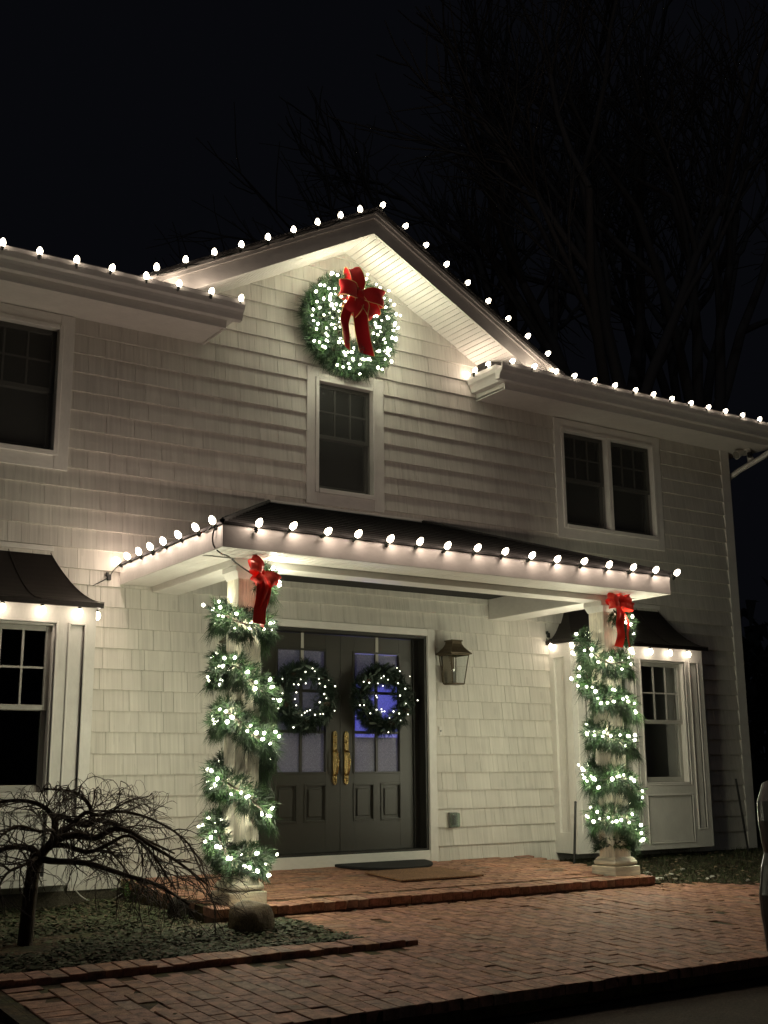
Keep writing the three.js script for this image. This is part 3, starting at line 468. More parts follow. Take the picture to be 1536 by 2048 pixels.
// ---- porch roof
const PX0 = 3.57, PX1 = 8.185, PZ = 2.09, PB = 2.545, PT = 2.72;
{
  const p = group('porch_roof', house), pos = [], q = (a, b, c, d) => pos.push(...a, ...b, ...c, ...a, ...c, ...d), n = 15;
  const E0 = V(PX0 - 0.012, PT + 0.004, PZ + 0.012), E1 = V(PX1 + 0.012, PT + 0.004, PZ + 0.012), R0 = V(5.02, 3.46, 0.02), R1 = V(6.8, 3.46, 0.02), B0 = V(PX0 - 0.012, PT + 0.004, 0.003), B1 = V(PX1 + 0.012, PT + 0.004, 0.003);
  const course = (A, B, C, D) => { for (let i = 0; i < n; i++) { const t = i / n, u = (i + 1) / n, up = 0.012, a = A.clone().lerp(D, t), b = B.clone().lerp(C, t), c = B.clone().lerp(C, u), d = A.clone().lerp(D, u), a0 = a.clone(), b0 = b.clone(); a.y += up; b.y += up; q(a.toArray(), b.toArray(), c.toArray(), d.toArray()); q(a0.toArray(), b0.toArray(), b.toArray(), a.toArray()); } };
  course(E0, E1, R1, R0); course(B0, E0, R0, R0); course(E1, B1, R1, R1);
  const hip = (A, B) => tube([A.clone().setY(A.y + 0.014), B.clone().setY(B.y + 0.006)], 0.022, 0.022, 5, false).toNonIndexed();
  mesh('shingle_roof', [metric(fromTris(pos)), hip(E0, R0), hip(E1, R1), box(PX0 - 0.012, PX1 + 0.012, PT - 0.004, PT + 0.004, 0.01, PZ + 0.012)], M.shingle, p);
  mesh('fascia', [box(PX0, PX1, PB, PT - 0.0045, PZ - 0.022, PZ, 0.003), box(PX0, PX0 + 0.022, PB, PT - 0.005, 0.003, PZ - 0.022, 0.002), box(PX1 - 0.022, PX1, PB, PT - 0.005, 0.003, PZ - 0.022, 0.002)], M.trim, p);
  mesh('flashing', box(4.98, 6.84, 3.455, 3.485, 0.003, 0.036, 0.004), M.trim, p);
  mesh('beam', box(3.87, 7.94, 2.5, 2.735, 1.475, 1.675, 0.006), M.trim, p);
  mesh('beam', box(3.872, 4.133, 2.5, 2.734, 0.022, 1.475, 0.006), M.trim, p);
  mesh('beam', box(7.647, 7.938, 2.5, 2.734, 0.022, 1.475, 0.006), M.trim, p);
  mesh('beam_trim', [box(4.133, 7.647, 2.66, 2.735, 1.45, 1.475, 0.004), box(4.133, 7.647, 2.655, 2.69, 1.676, 1.69, 0.004)], M.trim, p);
  mesh('ceiling', box(3.872, 7.938, 2.736, 2.75, 0.022, 1.675), M.soffit, p);
  const fp = metric(new RoundedBoxGeometry(0.0605, 0.012, PZ - 0.022 - 1.69, 1, 0.004)), sp = metric(new RoundedBoxGeometry(0.28, 0.012, 0.0605, 1, 0.004));
  for (let x = PX0 + 0.06; x < PX1 - 0.03; x += 0.0645) { const o = mesh('soffit_plank', fp, M.soffit, p); o.position.set(x, PB + 0.014, (PZ - 0.022 + 1.69) / 2); }
  for (let z = 0.06; z < 1.66; z += 0.0645) for (const x of [PX0 + 0.162, PX1 - 0.13]) { const o = mesh('soffit_plank', sp, M.soffit, p); o.position.set(x, PB + 0.014, z); if (x > 5) o.scale.x = 0.8; }
}
for (const cx of [4.005, 7.803]) { // square wooden columns on white moulded plinths
  const c = group('column', house), z = 1.58, h = 0.1, y0 = groundY(0.088, 1.58) + 0.004;
  mesh('shaft', box(cx - h, cx + h, y0 + 0.14, 2.44, z - h, z + h, 0.006), M.column, c);
  const sq = (r0, r1, a, b) => { const g = new THREE.CylinderGeometry(r1 * Math.SQRT2, r0 * Math.SQRT2, b - a, 4, 1).toNonIndexed(); g.computeVertexNormals(); g.rotateY(Math.PI / 4).translate(cx, (a + b) / 2, z); return metric(g); };
  mesh('plinth', [box(cx - 0.155, cx + 0.155, y0 - 0.03, y0 + 0.075, z - 0.155, z + 0.155, 0.008), box(cx - 0.145, cx + 0.145, y0 + 0.078, y0 + 0.128, z - 0.145, z + 0.145, 0.024), sq(0.13, 0.108, y0 + 0.128, y0 + 0.15)], M.plinth, c);
  mesh('capital', [sq(0.104, 0.128, 2.4, 2.455), box(cx - 0.132, cx + 0.132, 2.455, 2.499, z - 0.132, z + 0.115, 0.005)], M.trim, c);
}
// ---------------------------------------------------------------- light strings
function lamp(parent, power, color, radius, at) { const l = new THREE.PointLight(color, power); l.name = 'bulb_light'; l.castShadow = true; l.shadow.radius = radius / 0.02; l.shadow.mapSize.set(128, 128); l.shadow.camera.near = 0.01; if (at) l.position.copy(at); parent.add(l); return l; }
const c9Geo = new THREE.LatheGeometry([[0.001, 0], [0.016, 0.0], [0.026, 0.008], [0.035, 0.026], [0.0375, 0.042], [0.033, 0.062], [0.021, 0.082], [0.008, 0.092], [0.0005, 0.094]].map(([x, y]) => new THREE.Vector2(x * 0.68, y * 0.74)), 10);
const socketGeo = mergeGeometries([new THREE.CylinderGeometry(0.0145, 0.0125, 0.034, 8).translate(0, -0.016, 0), new THREE.BoxGeometry(0.008, 0.03, 0.022).translate(0, -0.03, 0.008)]);
const UP = V(0, 1, 0);
function lightString(name, label, bulbs, sag = 0.012, ends = [[], []], back) { // bulbs: [centre, direction, power factor]
  const s = thing(name, label, 'string lights'), wire = ends[0].map((p) => V(...p));
  bulbs.forEach(([c, d, k = 1], i) => {
    const dir = V(d[0] + j(0.28), d[1], d[2] + j(0.28)).normalize(), base = V(...c).addScaledVector(dir, -0.036), b = mesh('bulb', c9Geo, M.c9, s); b.position.copy(base); b.quaternion.setFromUnitVectors(UP, dir); b.rotateY(i * 1.7);
    mesh('socket', socketGeo, M.wire, b); lamp(b, C9_POWER * k, C9_COLOR, 0.022, V(0, 0.034, 0));
    const w = base.clone().addScaledVector(dir, -0.03); if (back) { w.x += back[0]; w.y += back[1]; w.z += back[2]; } if (i) { const m = wire[wire.length - 1].clone().lerp(w, 0.5); m.y -= sag * (0.4 + ((i * 37) % 10) / 8); m.z += 0.004 * ((i * 13) % 5 - 2); wire.push(m); } wire.push(w);
  });
  wire.push(...ends[1].map((p) => V(...p)));
  mesh('wire', tube(wire, 0.0042, 0.0042, 5), M.wire, s); return s;
}
const jig = rng(404), j = (a) => (jig() - 0.5) * a;
{
  const gl = [2.229, 2.532, 2.845, 3.156, 3.464, 3.773, 4.087, 4.381].map((x, i) => [[x, 5.178, 0.645], [0.1 + j(0.3), 1, 0.12 + j(0.2)], x > 3.6 ? 0.5 : 1]);
  gl.unshift([[1.92, 5.178, 0.645], [0.1, 1, 0.1]], [[1.61, 5.178, 0.645], [0.1, 1, 0.1]]);
  lightString('string_lights', 'row of white bulbs along the gutter left of the gable', gl, 0.005, [[], []], [0, 0.02, -0.03]);
  const rk = [];
  for (const [x, y] of [[3.566, 5.287], [3.837, 5.425], [4.113, 5.566], [4.383, 5.709], [4.657, 5.854], [4.929, 6.002], [5.193, 6.151], [5.455, 6.295], [5.682, 6.422]]) rk.push([[x, y + 0.008, 0.62], [-0.15 + j(0.3), 1, 0.2]]);
  rk.push([[5.955, 6.55, 0.62], [0.5, 0.85, 0.2]]);
  for (const [x, y] of [[6.233, 6.393], [6.487, 6.247], [6.746, 6.098], [7.017, 5.954], [7.286, 5.811], [7.553, 5.67], [7.818, 5.525], [8.095, 5.379]]) rk.push([[x, y + 0.0, 0.62], [0.6 + j(0.25), 0.75, 0.2]]);
  lightString('string_lights', 'row of white bulbs over the peak of the front gable', rk);
  const gr = [[[7.42, 5.185, -0.0], [-0.5, 0.6, 0.1], 0.55], [[7.42, 5.19, 0.19], [0.4, 0.8, 0.1], 0.5], [[7.42, 5.19, 0.42], [0.5, 0.8, 0.2], 0.45]];
  gr[0][0][2] = 0.05;
  for (const x of [7.57, 7.874, 8.18, 8.448, 8.746, 9.059, 9.38, 9.668, 9.972, 10.292, 10.594, 10.894, 11.201, 11.516, 11.82]) gr.push([[x, 5.182, 0.645], [0.75 + j(0.2), 0.75, 0.15], x < 8.3 ? 0.45 : 1]);
  lightString('string_lights', 'row of white bulbs along the gutter right of the gable', gr, 0.005, [[], []], [0, 0.02, -0.03]);
  const po = [];
  for (const z of [0.06, 0.3, 0.56, 0.81, 1.08, 1.377, 1.703, 2.002]) po.push([[3.522, 2.756, z], [-0.6, 0.7, 0.15 + j(0.3)]]);
  for (const x of [3.843, 4.116, 4.426, 4.697, 5.009, 5.29, 5.579, 5.878, 6.162, 6.459, 6.76, 7.059, 7.362, 7.668, 7.951, 8.244]) po.push([[x + j(0.03), 2.752 + j(0.014), 2.135], [0.35 + j(0.5), 0.8, 0.5]]);
  lightString('string_lights', 'row of white bulbs along the porch roof edge', po, 0.02, [[[3.33, 2.52, 0.03], [3.467, 2.607, 0.04], [3.5, 2.66, 0.04]], []], [0.005, 0.028, -0.03]);
  const dn = (x, z) => [[x, 2.222, z], [j(0.2), -1, 0.2 + j(0.2)], 0.33];
  lightString('string_lights', 'white bulbs hanging under the roof of the left bay window', [1.55, 1.85, 2.16, 2.472, 2.792, 3.094].map((x) => dn(x, 0.425)).concat([[[3.285, 2.222, 0.31], [0.1, -1, 0.1], 0.4]]), 0.004);
  lightString('string_lights', 'white bulbs hanging under the roof of the right bay window', [[[8.432, 2.25, 0.1], [-0.1, -1, 0.05], 0.33], [[8.44, 2.232, 0.425], [0, -1, 0.2], 0.33], ...[8.73, 9.02, 9.308, 9.609, 9.918, 10.217].map((x) => dn(x, 0.425))], 0.004, [[[8.45, 2.42, 0.03], [8.44, 2.3, 0.03]], []]);
}
for (const [x, y, label] of [[3.467, 2.607, 'small black cord plug on the wall left of the porch roof'], [8.453, 2.385, 'small black cord plug beside the right bay roof']])
  tag(mesh('cord_plug', [box(x - 0.018, x + 0.018, y - 0.03, y + 0.022, 0.024, 0.052, 0.006), box(x - 0.03, x - 0.004, y + 0.004, y + 0.04, 0.027, 0.05, 0.006)], M.black), label, 'plug');
tag(mesh('extension_cord', tube([[3.6, 2.74, 2.0], [3.545, 2.68, 1.99], [3.552, 2.58, 1.97], [3.62, 2.53, 1.94], [3.73, 2.525, 1.86], [3.86, 2.5, 1.74], [3.95, 2.46, 1.72], [4.03, 2.42, 1.72]], 0.006, 0.006, 6), M.black), 'black cord looping from the porch corner to the left column', 'cord');
tag(mesh('white_cord', tube([[3.30, 0.03, 0.03], [3.34, -0.02, 0.06], [3.41, -0.065, 0.08], [3.476, -0.082, 0.09], [3.58, -0.072, 0.08], [3.65, -0.045, 0.06], [3.71, -0.02, 0.04]], 0.0045, 0.0045, 6), M.whiteWire), 'thin white cord sagging below the siding behind the tree', 'cord');

// ---------------------------------------------------------------- evergreen foliage
const G = [[0.009, 0.029, 0.010], [0.013, 0.044, 0.012], [0.024, 0.07, 0.016], [0.007, 0.021, 0.010], [0.034, 0.075, 0.02]];
function sprigs(r, spots, tones, o) { // tufts of needles: spots give place, direction
  const pos = [], col = [], a = V(0, 0, 0), b = V(0, 0, 0), d = V(0, 0, 0), s = V(0, 0, 0), q = V(0, 0, 0);
  for (const [p, dir, k] of spots) {
    const long = r() < (o.long ?? 0.2), n = long ? 14 : 11, L = (long ? lerp(0.09, 0.15, r()) : lerp(0.045, 0.08, r())) * (k ?? 1), tone = tones[Math.floor(r() * tones.length)], stem = long ? 0.03 : 0.06;
    a.set(r() - 0.5, r() - 0.5, r() - 0.5).cross(dir).normalize(); b.copy(dir).cross(a).normalize();
    for (let i = 0; i < n; i++) {
      const an = (i / n) * 12.6 + r(), t = i / n, spread = long ? 0.28 : 0.75; d.copy(dir).addScaledVector(a, Math.cos(an) * spread).addScaledVector(b, Math.sin(an) * spread).normalize();
      q.copy(p).addScaledVector(dir, t * stem); s.set(r() - 0.5, r() - 0.5, r() - 0.5).cross(d).normalize().multiplyScalar(long ? 0.0022 : 0.0034);
      const e = L * lerp(0.7, 1.1, r()) * (1 - 0.35 * t), m = 0.8 + 0.4 * r(), droop = long ? 0.22 : 0.06;
      pos.push(q.x - s.x, q.y - s.y, q.z - s.z, q.x + s.x, q.y + s.y, q.z + s.z, q.x + d.x * e + s.x * 0.3, q.y + d.y * e - e * droop, q.z + d.z * e + s.z * 0.3);
      for (let v = 0; v < 3; v++) col.push(tone[0] * m, tone[1] * m, tone[2] * m);
    }
  }
  return fromTris(pos, null, col);
}
const miniGeo = new THREE.OctahedronGeometry(0.0115, 1).scale(1, 1.15, 0.9), fairyGeo = new THREE.IcosahedronGeometry(0.0085, 1), tinyCap = new THREE.CylinderGeometry(0.004, 0.005, 0.016, 6).translate(0, -0.018, 0);
function miniBulb(parent, p, geo, mat, power, color, scale = 1) { const b = mesh('bulb', geo, mat, parent); b.position.copy(p); b.scale.setScalar(scale); b.rotation.set(p.x * 47, p.y * 61, p.z * 53); lamp(b, power, color, 0.008); return b; }
const unit = (r) => { const v = V(0, 0, 0); do v.set(r() * 2 - 1, r() * 2 - 1, r() * 2 - 1); while (v.lengthSq() > 1 || v.lengthSq() < 0.01); return v.normalize(); };
function along(r, path, n, thick, outward) { // spots along a path inside a loose tube
  const spots = [];
  for (let i = 0; i < n; i++) {
    const t = (i + r()) / n, p = path(t), tan = path(Math.min(1, t + 0.004)).sub(path(Math.max(0, t - 0.004))).normalize(), rad = unit(r); rad.addScaledVector(tan, -rad.dot(tan)).normalize();
    const out = outward(p, t); if (rad.dot(out) < -0.2) rad.addScaledVector(out, 0.8).normalize();
    spots.push([p.clone().addScaledVector(rad, thick * 0.5 * r()), rad.clone().addScaledVector(tan, (r() - 0.3) * 1.2).normalize(), 1]);
  }
  return spots;
}
function columnGarland(cx, seed, label, lights, turnStart, y0, y1, pitch) {
  const r = rng(seed), cz = 1.58, g = thing('garland', label, 'garland'), turns = (y0 - y1) / pitch, H = 0.1;
  const path = (t) => { const ph = turnStart + (t + 0.014 * Math.sin(t * 21 + seed)) * turns * 6.2832, wob = 0.016 * Math.sin(t * 41 + seed) + 0.012 * Math.sin(t * 97 + seed * 3), c = Math.cos(ph), s = Math.sin(ph), sq = 0.5 * (1 / Math.max(Math.abs(c), Math.abs(s))) + 0.5, R = 0.138 * sq + 0.012 + wob; return V(cx + R * s, y0 - t * (y0 - y1) + 0.05 * Math.sin(t * 39 + seed * 2) + 0.03 * Math.sin(t * 83 + seed), cz + R * c); };
  const out = (p) => V(p.x - cx, 0, p.z - cz).normalize();
  const spots = along(r, path, 4300, 0.16, out);
  for (let i = 0; i < 900; i++) { const t = Math.min(1, Math.max(0, (Math.floor(r() * 31) + 0.5 + (r() - 0.5) * 0.5) / 34)), p = path(t), o = out(p); spots.push([p.clone().addScaledVector(o, 0.02 + 0.05 * r()).add(V(0, -0.03 - 0.05 * r(), 0)), V((r() - 0.5) * 0.7, -0.9, (r() - 0.5) * 0.7).addScaledVector(o, 0.35).normalize(), 1.45]); }
  for (let i = 0; i < 120; i++) { const t = r() * 0.02; const a = r() * 6.28; spots.push([V(cx + 0.13 * Math.sin(a), y1 - 0.02 + r() * 0.09, cz + 0.13 * Math.cos(a)), V(Math.sin(a), r() - 0.4, Math.cos(a)).normalize(), 1]); }
  mesh('foliage', sprigs(r, spots, G, { long: 0.34 }), M.needle, g);
  const st = []; for (let i = 0; i <= 160; i++) st.push(path(i / 160)); mesh('stem', tube(st, 0.007, 0.007, 5, false), M.twig, g);
  for (let i = 0; i < lights; i++) { const t = (i + 0.2 + 0.6 * r()) / lights, p = path(t), o = out(p), u = unit(r); p.addScaledVector(o, 0.045 + 0.06 * r()).addScaledVector(u, 0.05); p.y += (r() - 0.5) * 0.12; miniBulb(g, p, miniGeo, M.mini, MINI_POWER * 0.8, MINI_COLOR, lerp(0.8, 1.5, r())); }
  return g;
}
columnGarland(4.005, 3, 'lighted green garland spiralling down the left porch column', 150, 0.35, 2.44, 0.25, 0.42);
columnGarland(7.803, 8, 'lighted green garland spiralling down the right porch column', 150, -0.6, 2.40, 0.27, 0.39);
{ // the gable wreath
  const r = rng(90), w = thing('wreath', 'large lighted evergreen wreath on the gable wall above the small window', 'wreath', null, 5.85, 5.385, 0.0);
  const path = (t) => V(0.345 * Math.sin(t * 6.2832), 0.36 * Math.cos(t * 6.2832), 0.14), out = (p) => V(p.x, p.y, 0.25).normalize();
  const spots = along(r, path, 4200, 0.34, out); spots.forEach((s) => { s[0].z = Math.max(0.05, s[0].z); if (s[1].z < -0.1) s[1].z *= -0.6; });
  for (let i = 0; i < 90; i++) { const a = lerp(3.6, 5.3, r()); spots.push([V(0.48 * Math.sin(a), 0.48 * Math.cos(a), 0.1 + 0.08 * r()), V(Math.sin(a), Math.cos(a) - 0.1, 0.25 * r()).normalize(), 1.7]); }
  mesh('foliage', sprigs(r, spots, G, { long: 0.2 }), M.needle, w);
  const st = []; for (let i = 0; i <= 48; i++) st.push(path(i / 48)); mesh('ring', tube(st, 0.03, 0.03, 6, false), M.twig, w);
  for (let i = 0; i < 175; i++) { const t = (i + r()) / 175, p = path(t), e = V(p.x, p.y, 0).normalize(); p.addScaledVector(e, (r() - 0.42) * 0.36); p.z += 0.09 + 0.09 * r(); miniBulb(w, p, miniGeo, M.mini, MINI_POWER * 0.5, MINI_COLOR, lerp(0.9, 1.5, r())); }
}
function doorWreath(x, seed, label) {
  const r = rng(seed), w = thing('wreath', label, 'wreath', null, x - 0.03, 1.64, -0.085);
  const path = (t) => V(0.235 * Math.sin(t * 6.2832), 0.235 * Math.cos(t * 6.2832), 0.06), out = (p) => V(p.x, p.y, 0.1).normalize();
  const spots = along(r, path, 1500, 0.15, out); spots.forEach((s) => { s[0].z = Math.max(0.0, s[0].z); if (s[1].z < 0) s[1].z *= -0.5; });
  mesh('foliage', sprigs(r, spots, [[0.012, 0.026, 0.014], [0.017, 0.036, 0.02], [0.01, 0.021, 0.013]], { long: 0.25 }), M.needle, w);
  const st = []; for (let i = 0; i <= 40; i++) st.push(path(i / 40)); mesh('ring', tube(st, 0.02, 0.02, 6, false), M.twig, w);
  const lf = new THREE.SphereGeometry(0.05, 8, 4).scale(0.32, 1, 0.06).translate(0, 0.045, 0), tones = [[0.05, 0.075, 0.055], [0.035, 0.055, 0.04], [0.075, 0.10, 0.075]].map((c) => painted(lf.clone(), c));
  for (let i = 0; i < 64; i++) { const t = r(), p = path(t), e = V(p.x, p.y, 0).normalize(), q = mesh('leaf', tones[Math.floor(r() * 3)], M.leaf, w), tan = V(e.y, -e.x, 0); q.position.copy(p).addScaledVector(e, (r() - 0.5) * 0.12); q.position.z += 0.05 + 0.05 * r(); q.quaternion.setFromUnitVectors(UP, tan.multiplyScalar(1).addScaledVector(e, (r() - 0.5) * 1.6).add(V(0, 0, 0.5 * r())).normalize()); q.rotateY(r() * 3); q.scale.setScalar(lerp(0.7, 1.1, r())); }
  const cone = []; for (let k = 0; k < 6; k++) cone.push(new THREE.ConeGeometry(0.03 - 0.003 * Math.abs(k - 1.5), 0.016, 8).translate(0, k * 0.011, 0)); const coneGeo = mergeGeometries(cone);
  for (let i = 0; i < 5; i++) { const t = (i + 0.3 + 0.4 * r()) / 5, p = path(t), c = mesh('pine_cone', coneGeo, M.bark, w); c.position.copy(p); c.position.z += 0.08; c.rotation.set(1.2 + r(), 0, r() * 6); }
  for (let i = 0; i < 31; i++) { const t = (i + r()) / 31, p = path(t), e = V(p.x, p.y, 0).normalize(); p.addScaledVector(e, (r() - 0.5) * 0.23); p.z += 0.09 + 0.05 * r(); miniBulb(w, p, fairyGeo, M.fairy, 0.0035, MINI_COLOR, lerp(0.6, 1.0, r())); }
}
doorWreath(5.46, 14, 'small leafy wreath with pinpoint lights on the left door'); doorWreath(6.345, 15, 'small leafy wreath with pinpoint lights on the right door');
for (const [x, label] of [[5.471, 'pale ribbon strap holding the wreath on the left door'], [6.323, 'pale ribbon strap holding the wreath on the right door']])
  tag(mesh('wreath_strap', [box(x - 0.016, x + 0.016, 1.9, 2.252, -0.1165, -0.113), box(x - 0.016, x + 0.016, 2.2525, 2.2545, -0.158, -0.113)], M.ribbon), label, 'ribbon');

// ---------------------------------------------------------------- bows
function strip(points, width, side, n = 18, taper, cup = 0.16, seed = 1) { // a soft ribbon along points; side(t) is its width direction
  const c = new THREE.CatmullRomCurve3(points.map((p) => V(...p))), pos = [], idx = [], edge = [[], []], m = 6, nn = V(0, 0, 0);
  for (let i = 0; i <= n; i++) {
    const t = i / n, p = c.getPoint(t), s = side(t).clone().normalize(), w = width * (taper ? taper(t) : 1) / 2; nn.copy(c.getTangent(t)).cross(s).normalize();
    for (let k = 0; k <= m; k++) { const q = k / m * 2 - 1, e = p.clone().addScaledVector(s, q * w).addScaledVector(nn, cup * w * (q * q - 0.4) + 0.06 * width * Math.sin(q * 4 + t * 5 + seed) * Math.sin(Math.PI * Math.min(1, t * 1.3))); pos.push(e.x, e.y, e.z); if (k === 0 || k === m) edge[k ? 1 : 0].push(e); }
  }
  for (let i = 0; i < n; i++) for (let k = 0; k < m; k++) { const q = i * (m + 1) + k; idx.push(q, q + m + 1, q + 1, q + 1, q + m + 1, q + m + 2); }
  const g = new THREE.BufferGeometry(); g.setAttribute('position', new THREE.Float32BufferAttribute(pos, 3)); g.setIndex(idx); g.computeVertexNormals(); return { g, edge };
}
function bow(label, x, y, z, mat, gold, loops, tails, W) {
  const b = thing('bow', label, 'bow', null, x, y, z), add = (name, s) => { const m = mesh(name, s.g, mat, b); if (gold) mesh('gold_edge', s.edge.map((e) => tube(e, 0.0042, 0.0042, 5, false)), M.gold, m); };
  for (const [dx, dy, L, zf] of loops) {
    const l = Math.hypot(dx, dy), ux = dx / l, uy = dy / l, s = V(-uy, ux, 0), P = (a, h) => [ux * a, uy * a, h];
    add('loop', strip([P(0, 0.02), P(L * 0.35, 0.075 + zf), P(L * 0.8, 0.085 + zf), P(L, 0.045 + zf), P(L * 0.85, 0.0 + zf), P(L * 0.4, -0.02), P(0, 0.005)], W, () => s, 20, (t) => 0.42 + 0.58 * Math.min(1, Math.sin(Math.PI * t) * 1.9)));
  }
  for (const [pts, w, tw] of tails) add('tail', strip(pts, w, (t) => V(Math.cos(tw * t), -0.15, Math.sin(tw * t)), 18, (t) => 0.5 + 0.5 * Math.min(1, t * 4)));
  const k = new THREE.SphereGeometry(W * 0.34, 12, 8).scale(0.9, 0.95, 0.7).translate(0, 0, 0.045); const m = mesh('knot', k, mat, b);
  if (gold) mesh('gold_edge', [tube([[-0.045, 0.05, 0.03], [-0.05, 0, 0.06], [-0.04, -0.05, 0.03]], 0.005, 0.005, 5).toNonIndexed(), tube([[0.045, 0.05, 0.03], [0.05, 0, 0.06], [0.04, -0.05, 0.03]], 0.005, 0.005, 5).toNonIndexed()], M.gold, m);
}
bow('big red velvet bow with gold edges on the gable wreath', 5.845, 5.655, 0.3, M.velvet, true, [[-0.32, 1, 0.28, 0.0], [-1, 0.04, 0.25, 0.03], [1, -0.06, 0.27, 0.03], [0.62, -0.78, 0.27, 0.0], [-0.5, -0.85, 0.25, 0.0]],
  [[[[0, 0, 0.05], [0.0, -0.1, 0.09], [-0.005, -0.22, 0.06], [0.02, -0.42, 0.06], [0.08, -0.63, 0.05]], 0.16, 0.25], [[[-0.02, -0.02, 0.03], [-0.12, -0.15, 0.05], [-0.18, -0.32, 0.04], [-0.175, -0.46, 0.06], [-0.15, -0.6, 0.04]], 0.115, -0.5]], 0.17);
bow('red satin bow with one broad tail on the left column garland', 4.03, 2.435, 1.8, M.satin, false, [[-0.8, 0.75, 0.15, 0.02], [-1, 0.25, 0.12, 0.03], [0.9, -0.5, 0.14, 0.02], [0.6, -0.85, 0.13, 0.03], [-0.6, -0.7, 0.11, 0.0]],
  [[[[0, 0, 0.03], [-0.01, -0.09, 0.06], [-0.012, -0.2, 0.05], [-0.03, -0.3, 0.055], [-0.045, -0.40, 0.07]], 0.1, 0.1], [[[0, 0, 0.02], [0.03, -0.1, 0.07], [0.02, -0.2, 0.062], [0.0, -0.3, 0.04], [-0.01, -0.42, 0.05]], 0.06, -0.5]], 0.062);
bow('red satin bow with two narrow tails on the right column garland', 7.75, 2.455, 1.79, M.satin, false, [[-0.9, 0.4, 0.15, 0.02], [-1, -0.15, 0.12, 0.03], [1, 0.5, 0.15, 0.02], [0.95, -0.2, 0.16, 0.03], [0.3, 0.9, 0.1, 0.0]],
  [[[[0, 0, 0.03], [0.0, -0.09, 0.07], [0.0, -0.2, 0.05], [0.0, -0.3, 0.06], [-0.02, -0.4, 0.04]], 0.085, 0.3], [[[0, 0, 0.02], [0.05, -0.08, 0.06], [0.1, -0.18, 0.06], [0.095, -0.28, 0.05], [0.11, -0.4, 0.05]], 0.04, -0.4]], 0.07);
// ---------------------------------------------------------------- lanterns, outlet, doorbell, flood light
function lantern(x, label) {
  const y = 1.80, L = thing('wall_lantern', label, 'lantern', null, x, y, 0.022), D = 0.135, f = (t) => lerp(0.072, 0.108, t), h = 0.29, bars = [];
  for (const [sx, sz] of [[-1, -1], [1, -1], [1, 1], [-1, 1]]) bars.push(tube([[sx * f(0), 0, D + sz * f(0)], [sx * f(1), h, D + sz * f(1)]], 0.0065, 0.0065, 4, false).toNonIndexed());
  for (const [a, t] of [[0, 0], [h, 1]]) for (const s of [-1, 1]) bars.push(tube([[-f(t), a, D + s * f(t)], [f(t), a, D + s * f(t)]], 0.008, 0.008, 4, false).toNonIndexed(), tube([[s * f(t), a, D - f(t)], [s * f(t), a, D + f(t)]], 0.008, 0.008, 4, false).toNonIndexed());
  bars.push(box(-f(0), f(0), -0.008, 0.004, D - f(0), D + f(0)));
  mesh('frame', bars, M.bronze, L);
  const prof = [[0.132, 0], [0.132, 0.012], [0.112, 0.03], [0.078, 0.072], [0.062, 0.105], [0.058, 0.13], [0.068, 0.135], [0.066, 0.146], [0.001, 0.152]], roof = new THREE.LatheGeometry(prof.map(([a, b]) => new THREE.Vector2(a * Math.SQRT2, b)), 4).toNonIndexed(); roof.computeVertexNormals(); roof.rotateY(Math.PI / 4).translate(0, h + 0.004, D);
  mesh('cap', [metric(roof)], M.bronze, L);
  mesh('back_plate', [box(-0.06, 0.06, 0.02, 0.34, -0.004, 0.014, 0.004), box(-0.02, 0.02, 0.22, 0.26, 0.014, D - 0.1), box(-0.07, 0.07, 0.0, h, D - 0.1, D - 0.09)], M.bronze, L);
  for (const [a, w] of [[0, 1], [1, 1], [3, 1]]) { const g = new THREE.BufferGeometry(), p = [[-f(0), 0, f(0)], [f(0), 0, f(0)], [f(1), h, f(1)], [-f(1), h, f(1)]].map((q) => V(...q).applyAxisAngle(UP, a * Math.PI / 2)).map((q) => [q.x, q.y, q.z + D]); mesh('pane', metric(fromTris([...p[0], ...p[1], ...p[2], ...p[0], ...p[2], ...p[3]])), M.pane, L); }
  mesh('candle_tube', [new THREE.CylinderGeometry(0.013, 0.013, 0.09, 10).translate(0, 0.05, D).toNonIndexed(), new THREE.SphereGeometry(0.016, 10, 8).scale(1, 1.9, 1).translate(0, 0.12, D).toNonIndexed()].map((g) => metric(g)), M.sash, L);
}
lantern(7.075, 'unlit bronze wall lantern right of the front door'); lantern(4.66, 'unlit bronze wall lantern half hidden behind the left column garland');
{
  const o = thing('outlet_box', 'small outdoor outlet with clear cover low on the wall by the door', 'outlet', null, 7.115, 0.468, 0.02);
  mesh('box', [box(-0.05, 0.05, -0.075, 0.075, 0, 0.03, 0.006)], M.sash, o); mesh('receptacle', [box(-0.022, 0.022, -0.05, 0.05, 0.03, 0.036, 0.004)], M.dark, o);
  mesh('cover', metric(new RoundedBoxGeometry(0.094, 0.14, 0.05, 2, 0.015).translate(0, 0, 0.056)), new THREE.MeshPhysicalMaterial({ color: lin(0.6, 0.68, 0.62), transmission: 0.85, thickness: 0, roughness: 0.12 }), o);
  const b = thing('doorbell', 'small pale doorbell on the shingles beside the door casing', 'doorbell', null, 6.982, 1.337, 0.02);
  mesh('plate', box(-0.016, 0.016, -0.042, 0.042, 0, 0.016, 0.004), M.trim, b); mesh('button', metric(new THREE.CylinderGeometry(0.008, 0.008, 0.008, 12).rotateX(Math.PI / 2).translate(0, 0, 0.018)), M.sash, b);
}
